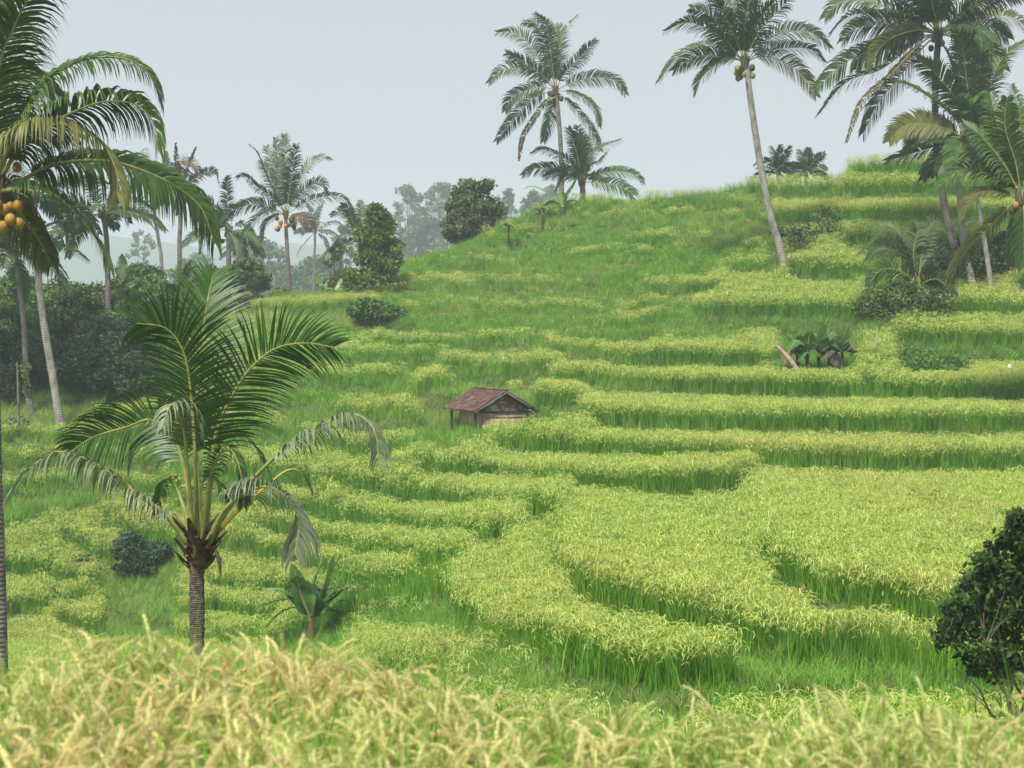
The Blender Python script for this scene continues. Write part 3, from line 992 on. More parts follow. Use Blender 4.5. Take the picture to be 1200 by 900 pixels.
for fr in young:
    pts3 = [cY] + [P(u, v, DY + fr['dy'] * (q + 1) / len(fr['p'])) for q, (u, v) in enumerate(fr['p'])]
    g = Geo()
    frond(g, pts3, fr['leaf'], int(fr['n'] * 1.25), .0155, fr['droop'], fr['pet'], fr.get('roll', 0), m=0, mr=1, rr_=0.0005, raggy=fr.get('rag', .10), seg=7, vee=fr.get('vee', .2), fwd=fr.get('fwd', .5), face=fr.get('face', .25))
    fo = g.obj('frond', [fr.get('m', M_palm_young), M_rachis], root)
    g = Geo(); p3, _ = spline(pts3, 40); tq = np.linspace(0, 1, 40)
    g.tube(p3, .040 * (1 - tq) ** 1.3 + .007, 8)
    g.obj('midrib', fr.get('mr', M_rachis), fo, smooth=True)
g = Geo()
for k in range(60):
    a = rng.random() * 6.28; hz = rng.random() * .62
    o_ = np.array((math.cos(a), math.sin(a), 0))
    c0 = P(231, 667, DY) + o_ * .11 + (0, 0, hz * .8)
    ln = .14 + .22 * rng.random()
    out = (.35 + .8 * rng.random()) * (1 if rng.random() < .8 else -.6)
    p3 = np.array([c0, c0 + o_ * .09 + (0, 0, ln * .4), c0 + o_ * (.12 + ln * .5 * out) + (0, 0, ln * (1 if out > 0 else .2))])
    sd = np.array((-math.sin(a), math.cos(a), 0))
    W = np.stack((sd * .075, sd * .06, sd * .02))
    g.ribbons(p3[None], W[None], 0, [rng.random()])
    g.ribbons((p3 + o_ * .012)[None], W[None] * .9, 0, [rng.random()])
g.tube([P(231, 672, DY), P(231, 662, DY), P(231, 650, DY), P(231, 636, DY)], [.09, .13, .14, .10], 14)
g.obj('leaf_bases', M_boot, root)
g = Geo()      # spent flower sheath hanging on the right
g.tube([P(246, 640, DY - .15), P(253, 645, DY - .2), P(257, 656, DY - .2), P(259, 677, DY - .2)], [.008, .022, .034, .006], 7)
g.obj('flower_sheath', M_bstem, root, smooth=True)

# big palm whose crown reaches in from the left edge
big_left = [
    dict(p=[(-4, 120), (0, 73), (17, 30), (36, -6), (66, -44)], dy=-.6, leaf=1.0, n=60, droop=.9, vee=.0),
    dict(p=[(12, 170), (45, 105), (83, 76), (120, 67), (155, 72), (178, 92), (187, 118)], dy=.4, leaf=.8, n=60, droop=1.0),
    dict(p=[(18, 180), (45, 155), (72, 138), (117, 120), (158, 122), (181, 146), (185, 178)], dy=-.3, leaf=.85, n=60, droop=1.4),
    dict(p=[(2, 190), (14, 170), (43, 150), (83, 147), (117, 166), (136, 200), (138, 232)], dy=-1.2, leaf=.95, n=60, droop=1.9, m=M_palm_yel),
    dict(p=[(20, 215), (60, 194), (110, 188), (150, 194), (200, 215), (235, 243), (251, 284)], dy=.6, leaf=.95, n=70, droop=1.7),
    dict(p=[(16, 222), (40, 219), (68, 230), (95, 256), (118, 288), (126, 310)], dy=-.8, leaf=.75, n=50, droop=1.2),
    dict(p=[(-20, 170), (-5, 110), (20, 90), (50, 95), (75, 120)], dy=1.4, leaf=.9, n=50, droop=1.2),
    dict(p=[(-30, 150), (-45, 70), (-40, 10), (-20, -30)], dy=.5, leaf=.95, n=50, droop=.9),
    dict(p=[(0, 170), (12, 110), (10, 50), (-5, 0), (-30, -30)], dy=1.0, leaf=.95, n=50, droop=.9),
    dict(p=[(10, 210), (25, 250), (45, 280), (60, 310)], dy=1.2, leaf=.7, n=40, droop=1.5, m=M_palm_yel),
]
DB = 27.0
bb = P(-2, 760, DB); gzb = ground_z(bb[0], DB); vb = VH - gzb / DB * F
make_palm('coconut_palm', 'large coconut palm at the left edge with yellow nuts and long drooping fronds', G_palm, (-2, vb), [(-2, vb + 4), (-3, 700), (-7, 560), (-10, 400), (-8, 235)], DB, (-6, 225),
          big_left, rt=.155, trunk_mat=M_trunk_grey, w=.026, mat=M_palm, fill=6, fill_L=3.6, fill_el=(-.3, .9), fill_az=(2.2, 4.4), rrad=.045, seg=6, roll=.25)
for (u, v, D_) in [(21, 241, 26.7), (22, 262, 26.7), (12, 257, 26.6), (3, 266, 26.6), (5, 246, 26.7), (-6, 258, 26.7), (12, 243, 26.9), (20, 196, 27.2), (-4, 240, 26.6)]:
    g = Geo(); g.ball(P(u, v, D_), .080 + .015 * rng.random(), 1.15, 14, 9, bump=.02)
    palmB = [o for o in C.objects if o.name == 'coconut_palm'][0]
    g.obj('coconut', M_nut_y, palmB, smooth=True)


def gbase(u, D):
    x = (u - 600) / F * D
    z = ground_z(x, D)
    return VH - z / D * F


def palm_at(label, u_base, trunk_px, D, crown, fronds, **kw):
    vb_ = gbase(u_base, D)
    return make_palm('coconut_palm', label, G_palm, (u_base, vb_), [(u_base, vb_ + 3)] + trunk_px, D, crown, fronds, **kw)


# left group
palm_at('tall palm with the palest smooth trunk, leaning left at the edge of the wood', 73, [(68, 480), (60, 430), (50, 370), (43, 300), (40, 240)], 66, (40, 232), [],
        rt=.17, trunk_mat=M_trunk_pale, fill=16, fill_L=3.6, fill_el=(-.5, 1.1), n=30, w=.035)
palm_at('thin grey palm with a yellow green climber on its trunk, left of the pale trunk', 41, [(36, 480), (31, 440), (28, 380), (22, 330), (19, 300)], 67.5, (18, 295), [],
        rt=.13, trunk_mat=M_trunk_grey, fill=16, fill_L=3.4, fill_el=(-.6, .9), n=30, w=.035)
pl = C.objects['coconut_palm.002']
g = Geo()
for k in range(160):
    v_ = 422 + rng.random() * 40; c = P(29 + (v_ - 420) * .05 + rng.normal(0, 2.2) * (1.6 if v_ < 435 else 1), v_, 67.3)
    dd = nrm(rng.normal(0, 1, 3)) * .07; d2 = nrm(np.cross(dd, rng.normal(0, 1, 3))) * .06
    g.add([c - dd, c - d2, c + dd, c + d2], [(0, 1, 2, 3)], 0, rng.random())
o = g.obj('climber', M_tree['gold'], pl); o['label'] = 'yellow green climbing plant round the trunk'
palm_at('palm with a slim trunk rising from dense foliage beneath the longest left frond', 127, [(127, 370), (126, 310), (124, 270)], 76, (119, 250), [],
        rt=.16, fill=16, fill_L=3.6, fill_el=(-.5, 1.0), n=26, w=.04)
palm_at('far palm with a bare pale trunk leaning left, half hidden behind the longest left frond', 196, [(190, 320), (184, 270), (178, 230)], 118, (176, 205), [],
        rt=.17, trunk_mat=M_trunk_pale, fill=14, fill_L=4.2, fill_el=(-.6, .9), n=24, w=.05)
sp = [dict(p=[(207, 190), (206, 168)], leaf=.25, droop=.2), dict(p=[(221, 195), (230, 172)], leaf=.25, droop=.2, m=M_palm_brown),
      dict(p=[(196, 205), (194, 178)], leaf=.5, droop=.3), dict(p=[(230, 208), (250, 200), (256, 214)]), dict(p=[(206, 192), (225, 190), (237, 208)], m=M_palm_brown)]
palm_at('far palm with upright bare spikes in its sparse crown, right of the left fronds', 210, [(211, 330), (210, 290), (212, 250)], 112, (212, 222), sp,
        rt=.2, fill=9, fill_L=3.4, fill_el=(-.6, .6), n=24, w=.05)
palm_at('drooping palm with dark nuts standing behind the bushes, left of the orange fruited palm', 269, [(268, 330), (268, 290)], 104, (268, 270),
        [[(255, 245), (238, 245), (228, 262)], [(266, 220), (268, 206)], [(280, 240), (300, 235), (312, 250)], [(252, 255), (240, 275), (235, 296)],
         [(285, 262), (296, 280), (300, 300)], [(250, 240), (230, 230), (215, 236)]],
        rt=.22, fill=8, fill_L=3.0, fill_el=(-.5, .8), n=26, w=.045, nut=(5, .16, .45, [M_nut_b]))
frJ = [[(312, 205), (302, 180), (293, 170)], [(328, 200), (323, 162)], [(335, 200), (333, 158)], [(342, 205), (347, 170)], [(349, 215), (361, 194), (376, 184), (387, 187)],
       [(352, 228), (368, 216), (378, 214), (382, 226)], [(360, 236), (383, 230), (402, 232), (414, 247)], [(320, 232), (303, 220), (287, 206), (279, 208)],
       [(312, 240), (292, 240), (270, 248), (262, 260)], [(318, 246), (301, 256), (288, 272), (283, 285)], [(326, 252), (312, 262), (308, 282)], [(320, 215), (310, 195), (303, 190)],
       dict(p=[(345, 254), (356, 256), (366, 268)], m=M_palm_brown), [(330, 215), (318, 190), (312, 172)]]
palm_at('palm with orange and brown nut clusters, full round crown and slim trunk', 341, [(339, 330), (337, 300), (335, 262)], 98, (335, 252), frJ,
        rt=.15, n=30, w=.04, leaf=.85, nut=(16, .13, .55, [M_nut_o, M_nut_b]), boot=True)
palm_at('hazy far palm right behind the palm with orange nuts', 368, [(368, 320), (369, 290)], 230, (369, 272),
        [[(360, 258), (350, 258), (346, 272)], [(372, 250), (378, 238)], [(385, 262), (398, 262), (403, 275)], [(362, 280), (352, 292), (348, 300)], [(380, 280), (386, 296)], [(366, 250), (360, 240)]],
        rt=.24, fill=6, fill_L=3.6, fill_el=(-.3, .8), n=20, w=.07)
palm_at('palm half hidden behind the golden green conical tree', 424, [(424, 320), (424, 300)], 108, (424, 285),
        [[(415, 260), (400, 248), (388, 252)], [(424, 255), (422, 236)], [(432, 262), (436, 245)], [(412, 275), (398, 278), (392, 292)], [(436, 268), (450, 262), (456, 275)], [(414, 262), (408, 246), (400, 240)]],
        rt=.2, fill=6, fill_L=3.2, fill_el=(-.2, .8), n=24, w=.05)
palm_at('low bushy palm with a mop of arching fronds rising behind the young palm', 213, [(213, 350)], 86, (213, 340),
        [[(205, 322), (192, 318), (182, 328)], [(213, 318), (214, 304)], [(222, 320), (232, 312), (242, 318)], [(200, 335), (188, 345)], [(228, 332), (240, 336), (246, 348)], [(218, 318), (224, 306)]],
        rt=.16, fill=6, fill_L=1.6, fill_el=(0, 1.0), n=22, w=.045, leaf=.5)
palm_at('small far palm in the haze below the far pale trunk', 284, [(284, 330)], 230, (285, 290), [],
        rt=.3, fill=12, fill_L=4.6, fill_el=(-.4, .9), n=18, w=.08)
# centre pair on the crest
frN = [[(635, 75), (617, 48), (600, 38), (583, 38)], [(640, 60), (630, 30), (613, 26)], [(645, 60), (640, 30), (627, 16)], [(655, 60), (663, 35), (677, 18)], [(662, 85), (677, 70), (690, 55), (698, 47)],
       [(675, 95), (700, 91), (722, 95), (733, 110)], [(668, 108), (687, 117), (698, 130), (702, 148)], dict(p=[(665, 118), (683, 138), (695, 155), (703, 175)], m=M_palm_yel),
       [(635, 92), (612, 80), (588, 82), (573, 97)], [(636, 88), (617, 76), (593, 62)], [(636, 102), (617, 106), (600, 114), (592, 130)], [(636, 110), (620, 120), (600, 142), (582, 165)],
       dict(p=[(640, 118), (627, 137), (613, 160), (608, 188)], m=M_palm_brown, leaf=.35), [(648, 118), (645, 140), (637, 165)], dict(p=[(647, 70), (648, 45), (643, 25)], m=M_palm_yel), [(655, 75), (658, 50), (655, 28)]]
palm_at('tallest slender palm on the grassy crest at the centre', 657, [(658, 210), (657, 170), (654, 130)], 95, (651, 106), frN,
        rt=.16, n=34, w=.036, leaf=.82, nut=(9, .125, .36, [M_nut_g, M_nut_b]), trunk_mat=M_trunk_grey)
frO = [[(668, 190), (650, 180), (635, 175), (623, 180)], [(665, 200), (645, 197), (625, 198), (613, 205)], [(676, 180), (670, 160), (666, 150)], [(680, 175), (677, 148)], [(686, 178), (692, 160)],
       [(690, 185), (707, 172), (727, 164)], [(698, 205), (725, 201), (745, 205), (753, 214)], [(700, 214), (722, 217), (740, 226), (742, 236)], [(672, 200), (660, 210), (652, 222)], [(690, 195), (700, 190), (710, 180)], [(683, 185), (684, 160)]]
palm_at('short palm with a wide crown right beside the tallest palm on the crest', 683, [(683, 228)], 92, (682, 213), frO, rt=.2, n=32, w=.036, leaf=.85, fill=3, fill_L=2.6, fill_el=(0, .6))
# leaning palm on the right of centre
frP = [[(850, 55), (825, 52), (795, 66), (773, 94)], [(852, 50), (830, 34), (805, 26), (780, 36)], [(862, 45), (850, 20), (832, -6)], [(872, 40), (876, 10), (880, -20)], [(880, 42), (895, 15), (925, -14)],
       dict(p=[(885, 45), (905, 20), (925, 0)], rag=.5), [(893, 50), (920, 38), (950, 38), (972, 56)], [(893, 60), (925, 56), (950, 58), (965, 72)], dict(p=[(892, 66), (918, 72), (940, 88), (956, 112)], m=M_palm_yel),
       [(855, 66), (838, 76), (822, 92), (815, 110)], dict(p=[(864, 70), (845, 66), (815, 66), (790, 82)], m=M_palm), [(866, 40), (860, 10), (850, -20)], [(876, 45), (885, 20), (890, -8)], [(850, 45), (835, 20), (810, 10)]]
palm_at('solitary palm with a long curved pale trunk leaning over the right terraces', 920, [(917, 298), (910, 278), (900, 240), (889, 180), (880, 120), (876, 88)], 70, (873, 74), frP,
        rt=.17, n=38, w=.034, leaf=.85, nut=(14, .12, .36, [M_nut_g, M_nut_b, M_nut_g]), trunk_mat=M_trunk_pale, scatter_depth=1.4)
# right group
frQ = [[(1060, 18), (1020, 2), (985, 2), (967, 20)], [(1065, 25), (1013, 16), (990, 22), (974, 38)], [(1070, 30), (1030, 28), (1000, 34), (987, 48)], [(1075, 38), (1030, 56), (992, 72), (956, 103)],
       [(1075, 48), (1034, 80), (992, 96), (960, 133)], dict(p=[(1080, 50), (1039, 92), (1010, 120), (992, 166)], m=M_palm_brown, leaf=.4), [(1082, 55), (1052, 92), (1028, 122), (1011, 158)],
       dict(p=[(1080, 35), (1050, 42), (1030, 58), (1022, 80)], m=M_palm_yel), [(1090, 5), (1080, -30), (1060, -50)], [(1100, 0), (1102, -40)], [(1110, 5), (1130, -30), (1160, -40)],
       [(1125, 15), (1160, 0), (1200, -10)], dict(p=[(1125, 28), (1160, 18), (1190, 22), (1215, 45)], m=M_palm_yel), [(1120, 40), (1150, 50), (1175, 80)], [(1085, 10), (1050, -20), (1010, -25)],
       [(1080, 20), (1040, -5), (1005, -12)]]
palm_at('tallest palm of the right group, its crown cut by the top edge', 1128, [(1122, 305), (1112, 265), (1103, 220), (1097, 170), (1096, 100)], 67, (1100, 40), frQ,
        fill=8, fill_L=4.0, fill_el=(-.3, 1.0), rt=.17, n=40, w=.038, leaf=1.05, trunk_mat=M_trunk_grey, nut=(5, .14, .35, [M_nut_g, M_nut_b]), rrad=.035, droop=1.1)
frR = [dict(p=[(1120, 140), (1095, 118), (1066, 100), (1038, 92)], m=M_palm), dict(p=[(1112, 152), (1077, 145), (1055, 150), (1042, 165)], m=M_palm_yel), [(1118, 165), (1087, 174), (1040, 188)], [(1125, 120), (1113, 70), (1098, 42)],
       [(1135, 120), (1130, 70), (1127, 30)], [(1142, 120), (1147, 80), (1152, 42)], [(1150, 130), (1172, 72), (1200, 50)], [(1150, 145), (1185, 130), (1210, 150)], [(1128, 130), (1100, 90), (1075, 70)],
       [(1110, 160), (1080, 162), (1060, 180)], [(1140, 165), (1160, 190)], [(1120, 170), (1105, 200)]]
palm_at('palm with broad glossy young fronds in the middle of the right group', 1144, [(1136, 317), (1129, 281), (1125, 233), (1122, 190)], 66, (1130, 162), frR,
        fill=7, fill_L=3.2, fill_el=(-.4, .8), rt=.15, n=40, w=.05, leaf=.88, trunk_mat=M_trunk_pale, droop=.6, mat=M_palm, nut=(6, .13, .3, [M_nut_b, M_nut_g]))
palm_at('right group palm with the rightmost slender pale trunk', 1163, [(1158, 310), (1150, 262), (1143, 215), (1141, 180)], 65.6, (1142, 172), [],
        rt=.11, trunk_mat=M_trunk_pale, fill=11, fill_L=2.5, fill_el=(-.3, 1.2), n=30, w=.04, nut=(5, .13, .3, [M_nut_b]))
frS = [dict(p=[(1185, 218), (1160, 203), (1129, 198), (1096, 222)], m=M_palm), dict(p=[(1180, 228), (1161, 223), (1140, 231), (1129, 256)], m=M_palm_yel), dict(p=[(1185, 240), (1161, 264), (1129, 298), (1113, 333)], m=M_palm_yel),
       [(1190, 260), (1186, 307)], [(1185, 200), (1170, 150), (1160, 110)], [(1178, 195), (1150, 160), (1130, 145)], [(1195, 190), (1195, 130), (1185, 100)], [(1205, 200), (1230, 160)], [(1215, 230), (1250, 230)],
       [(1178, 205), (1150, 180), (1120, 178)], [(1190, 190), (1178, 150), (1180, 115)], [(1200, 250), (1200, 310)]]
palm_at('palm crown at the right edge with a long yellowed frond hanging left', 1222, [(1216, 330), (1206, 260)], 50, (1197, 232), frS,
        rt=.17, n=44, w=.034, leaf=.8, mat=M_palm, nut=(7, .11, .3, [M_nut_y, M_nut_b]), fill=5, fill_L=3.2, fill_az=(-1.2, 1.2), fill_el=(-.3, .9), droop=1.1)
frT = [[(1062, 298), (1050, 280), (1034, 274), (1007, 298)], [(1066, 300), (1055, 275), (1040, 264), (1025, 266)], [(1070, 300), (1075, 270), (1070, 258)], dict(p=[(1080, 300), (1089, 266), (1100, 259), (1108, 268)]),
       [(1062, 322), (1045, 315), (1030, 318), (1018, 334)], [(1070, 345), (1060, 352), (1045, 362)], [(1085, 330), (1100, 328), (1116, 345)], [(1078, 350), (1085, 362)], [(1066, 305), (1050, 295), (1030, 292), (1015, 306)], [(1085, 310), (1105, 300), (1120, 312)]]
palm_at('stout low palm with dark feather fronds under the right group', 1084, [(1080, 350)], 64.3, (1076, 338), frT, rt=.15, n=40, w=.026, leaf=.7, mat=M_palm_dark, boot=True)
# crowns behind the crest
palm_at('far palm crown peeping over the crest left of the pair, behind the leaning trunk', 912, [(912, 250)], 112, (912, 205), [[(908, 185), (903, 172)], [(913, 182), (915, 170)], [(918, 188), (926, 172)], [(905, 192), (893, 188), (884, 194)], [(920, 194), (932, 192)]],
        rt=.2, fill=6, fill_L=1.8, fill_el=(0, .9), n=18, w=.06, leaf=.6, boot=False)
palm_at('far palm crown peeping over the crest, rightmost of the pair beyond the leaning trunk', 944, [(944, 250)], 112, (945, 205), [[(940, 188), (936, 176)], [(946, 186), (948, 174)], [(953, 190), (966, 180)], [(938, 194), (930, 190)]],
        rt=.2, fill=5, fill_L=1.6, fill_el=(.1, .9), n=18, w=.06, leaf=.6, boot=False)


# ------------------------------------------------------------------ broadleaf trees and shrubs
def leaf_cloud(g, centres, radii, per, size, m=0, upb=.4):
    """leaf-sized faces spread round clump centres"""
    for c, r in zip(centres, radii):
        n = int(per * (.7 + .6 * rng.random()))
        dd = nrm(rng.normal(0, 1, (n, 3))) * (rng.random(n) ** .5)[:, None] * np.array((r, r, r * .75))
        q = c + dd
        nv = nrm(rng.normal(0, 1, (n, 3)) + np.array((0, 0, upb)) + dd * .6 / max(r, .01))
        t1 = nrm(np.cross(nv, rng.normal(0, 1, (n, 3)))); t2 = np.cross(nv, t1)
        s_ = size * (.6 + .8 * rng.random(n))[:, None]
        v = np.stack((q - t1 * s_, q - t2 * s_ * .45, q + t1 * s_, q + t2 * s_ * .45), 1).reshape(-1, 3)
        f = np.arange(n * 4).reshape(-1, 4)
        base_a = np.clip(.42 + .32 * rng.normal(), 0, 1)
        g.add(v, f, m, np.repeat(np.clip(base_a + rng.normal(0, .22, n), 0, 1), 4))


def make_tree(name, label, cat, group, u, v_top, width_px, D, mat, v_base=None, shape='round', dens=1.0, leaf=None, crown_h=None, airy=False, trunk_r=None, lean=0.0):
    x = (u - 600) / F * D
    zb = ground_z(x, D) if v_base is None else (VH - v_base) / F * D
    zt = (VH - v_top) / F * D
    Ht = zt - zb
    Rr = width_px / F * D / 2
    ch = Ht * .8 if crown_h is None else crown_h / F * D
    root = empty(name, (x, D, zb), label, cat, group)
    pxm = D / F                                 # metres per pixel
    leaf = leaf or max(2.5 * pxm, .05)
    cs, rs = [], []
    ncl = int((60 if not airy else 34) * dens)
    for k in range(ncl * 3):
        if len(cs) >= ncl: break
        t = rng.random()
        if shape == 'cone': prof = (1 - t) ** .8 * .95 + .08
        elif shape == 'column': prof = math.sin(math.pi * min(.98, t * .82 + .14)) ** .5
        else: prof = math.sin(math.pi * (t * .88 + .10)) ** .6
        a = rng.random() * 6.28; rad = Rr * prof * (rng.random() ** .35) * (.82 + .3 * rng.random())
        c = np.array((x + math.cos(a) * rad + lean * t, D + math.sin(a) * rad, zt - ch + ch * t * .97))
        cs.append(c); rs.append(Rr * (.22 + .14 * rng.random()) * (1 if not airy else .75))
    g = Geo()
    leaf_cloud(g, cs, rs, (150 if not airy else 60) * min(1.4, max(.5, (Rr * Rr) / (leaf * leaf) / 260)), leaf)
    g.obj('crown', mat, root)
    tr_ = trunk_r or max(.07, Ht * .022)
    g = Geo()
    top = np.array((x + lean * .5, D, zb + Ht * .72))
    tp_, _ = spline([(x, D, zb - .1), (x + rng.normal(0, .1), D, zb + Ht * .3), top], 8)
    g.tube(tp_, np.linspace(tr_, tr_ * .35, 8), 8)
    g.obj('trunk', M_bark, root, smooth=True)
    g = Geo()
    for c in cs[::(2 if airy else 5)]:
        k = rng.integers(2, 7)
        s0 = tp_[k]
        md = (s0 + c) / 2 + np.array((0, 0, -.08 * np.linalg.norm(c - s0)))
        q, _ = spline([s0, md, c], 6)
        g.tube(q, np.linspace(tr_ * .35, tr_ * .08, 6), 5, cap=False)
    if g.n: g.obj('branches', M_bark, root, smooth=True)
    return root


GW = 'trees of the wood at the left'
T = make_tree
T('dense_tree', 'leafy green tree filling the left edge behind the thin palm trunks', 'tree', GW, 5, 330, 120, 72, M_tree['bright'])
T('dense_tree', 'golden topped tree between the two left palm trunks', 'tree', GW, 66, 326, 90, 78, M_tree['gold'], crown_h=120)
T('dense_tree', 'tall dark green tree right of the pale leaning trunk', 'tree', GW, 86, 335, 80, 73, M_tree['mid'], dens=1.2)
T('dense_tree', 'olive brown tree behind the frond tip of the big left palm', 'tree', GW, 118, 335, 66, 82, M_tree['brown'])
T('dense_tree', 'blue green leafy tree with pale leaves above the dark hollow of the wood', 'tree', GW, 140, 372, 92, 71, M_tree['blue'], dens=1.2)
T('dense_tree', 'rounded green tree left of the low bushy palm', 'tree', GW, 166, 313, 70, 90, M_tree['mid'])
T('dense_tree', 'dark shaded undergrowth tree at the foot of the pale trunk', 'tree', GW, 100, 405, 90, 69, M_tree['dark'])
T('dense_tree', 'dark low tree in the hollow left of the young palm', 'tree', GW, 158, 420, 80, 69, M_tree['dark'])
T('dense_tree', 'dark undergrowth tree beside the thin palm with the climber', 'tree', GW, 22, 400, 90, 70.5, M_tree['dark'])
T('dense_tree', 'bushy tree behind the young palm, below the low bushy palm', 'tree', GW, 205, 350, 80, 80, M_tree['mid'])
T('dense_tree', 'green tree rising at the far left behind the big palm trunk', 'tree', GW, -25, 350, 100, 70, M_tree['mid'])
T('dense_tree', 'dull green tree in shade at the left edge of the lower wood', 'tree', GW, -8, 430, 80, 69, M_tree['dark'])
T('dense_tree', 'light green tree just left of the drooping top frond of the young palm', 'tree', GW, 182, 326, 66, 86, M_tree['bright'])
T('dense_tree', 'olive tree between the low bushy palm and the yellow green bush', 'tree', GW, 232, 322, 54, 95, M_tree['brown'])
T('dense_tree', 'tall light green tree at the left edge above the dark undergrowth', 'tree', GW, 20, 318, 70, 80, M_tree['gold'])
T('dense_tree', 'pale green rounded tree above the blue green tree in the wood', 'tree', GW, 150, 340, 60, 77, M_tree['bright'])
T('dense_tree', 'tall mid green tree in front of the far palms, above the light green tree', 'tree', GW, 176, 300, 50, 104, M_tree['mid'])
T('small_shrub', 'small bluish shrub at the foot of the thin palm trunk', 'shrub', None, 21, 490, 26, 66, M_tree['blue'])
GB = 'round bushes behind the young palm'
T('round_bush', 'yellow green bush left of the rounder dark bush behind the young palm', 'bush', GB, 251, 312, 36, 92, M_tree['gold'])
T('round_bush', 'neat rounded dark green bush below the palm with orange nuts', 'bush', GB, 290, 306, 52, 90, M_tree['mid'], dens=1.3)
T('round_bush', 'low brownish bush at the foot of the rounded dark bush', 'bush', GB, 284, 350, 56, 86, M_tree['brown'])
T('round_bush', 'low yellow green bush on the far field edge at the slim trunk foot', 'bush', GB, 330, 340, 30, 94, M_tree['gold'])
T('conical_tree', 'golden green conical tree at the left shoulder of the hill', 'tree', None, 441, 240, 78, 86, M_tree['gold'], shape='cone', dens=1.7, v_base=345, crown_h=106)
T('rounded_tree', 'thick dark green tree with an olive middle on the skyline left of the crest', 'tree', None, 559, 213, 72, 96, M_tree['mid'], shape='column', dens=1.7)
T('rounded_tree', 'olive brown lower half tree standing against the thick skyline tree', 'tree', None, 548, 245, 50, 94, M_tree['brown'], dens=1.0)
GF = 'hazy trees beyond the hill'
for (u, vt, wd, D_, sh, lb) in [(478, 214, 56, 400, 'round', 'tall airy tree fading into the haze right of the conical tree'),
                                (516, 212, 60, 410, 'round', 'airy hazy tree touching the left side of the thick skyline tree'),
                                (500, 255, 80, 370, 'round', 'lower airy tree in front of the two tall hazy trees'),
                                (595, 218, 26, 380, 'round', 'slim hazy tree right of the thick skyline tree'),
                                (625, 222, 44, 360, 'round', 'pale hazy tree left of the banana plant on the crest'),
                                (645, 215, 44, 380, 'round', 'bluish tree behind the trunk of the tallest crest palm')]:
    T('hazy_tree', lb, 'tree', GF, u, vt, wd, D_, M_tree['mid'], shape=sh, airy=True, dens=4.0, leaf=.5, trunk_r=.4)
for (u, vt, wd, D_, air, lb) in [(168, 262, 44, 380, True, 'small bare stemmed hazy tree seen under the long left frond'),
                                 (308, 285, 70, 330, False, 'bluish tree clump behind the palm with orange nuts'),
                                 (375, 302, 80, 300, False, 'soft blue green tree clump right of the slim palm trunk'),
                                 (345, 318, 90, 300, False, 'low misty tree clump at the slim palm trunk foot'),
                                 (405, 258, 40, 260, True, 'hazy leafy tree left of the conical tree'),
                                 (235, 300, 60, 360, False, 'faint misty tree clump between the distant palms')]:
    T('hazy_tree', lb, 'tree', GF, u, vt, wd, D_, M_tree['mid'], airy=air, dens=1.2, leaf=.45, trunk_r=.35)
T('leafy_tree', 'broad leaved tree with gaps left of the golden conical tree', 'tree', None, 396, 282, 50, 100, M_tree['mid'], dens=.9, airy=True, leaf=.16)
T('leafy_tree', 'dark small leaved tree at the base of the hidden palm by the conical tree', 'tree', None, 410, 318, 44, 92, M_tree['brown'], dens=1.0)
T('shrub', 'fresh green shrub heap below the conical tree on the left slope', 'shrub', None, 432, 352, 46, 77, M_tree['bright'], dens=1.4, v_base=377)
T('shrub', 'low fresh green shrub right of the heap below the conical tree', 'shrub', None, 458, 360, 34, 76, M_tree['bright'], v_base=378)
T('shrub', 'scrubby leafy bush with twigs on the upper right terrace', 'shrub', None, 964, 244, 56, 72.5, M_tree['mid'], dens=.7, airy=True, leaf=.08, v_base=295)
T('shrub', 'low tangled bush beside the scrubby bush on the upper right terrace', 'shrub', None, 930, 265, 60, 71.8, M_tree['mid'], dens=.9, airy=True, leaf=.08, v_base=300)
T('shrub', 'dark undergrowth bush under the low feather palm', 'shrub', None, 1058, 338, 96, 63.6, M_tree['mid'], dens=1.0, leaf=.075, v_base=385)
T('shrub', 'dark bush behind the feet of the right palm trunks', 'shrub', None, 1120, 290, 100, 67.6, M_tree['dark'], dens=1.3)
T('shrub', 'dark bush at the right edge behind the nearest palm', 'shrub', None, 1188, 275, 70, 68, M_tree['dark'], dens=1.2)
T('shrub', 'low green creeper heap on the right bank below the rice', 'shrub', None, 1072, 417, 110, 58.3, M_tree['bright'], dens=1.2, v_base=436, leaf=.07)
T('coffee_shrub', 'dark blue green shrub with a bent stem left of the young palm trunk', 'shrub', None, 160, 622, 46, 56.5, M_tree['shrub'], dens=1.6, leaf=.055, v_base=692, crown_h=62, lean=-.25)
T('coffee_shrub', 'lower dark shrub right behind the dark blue green one', 'shrub', None, 182, 634, 40, 57.5, M_tree['shrub'], dens=1.2, leaf=.055)
T('seedling', 'small dark leafy seedling standing in the rice left of the dark shrub', 'plant', None, 97, 650, 26, 57, M_tree['shrub'], dens=.4, leaf=.09, v_base=672)

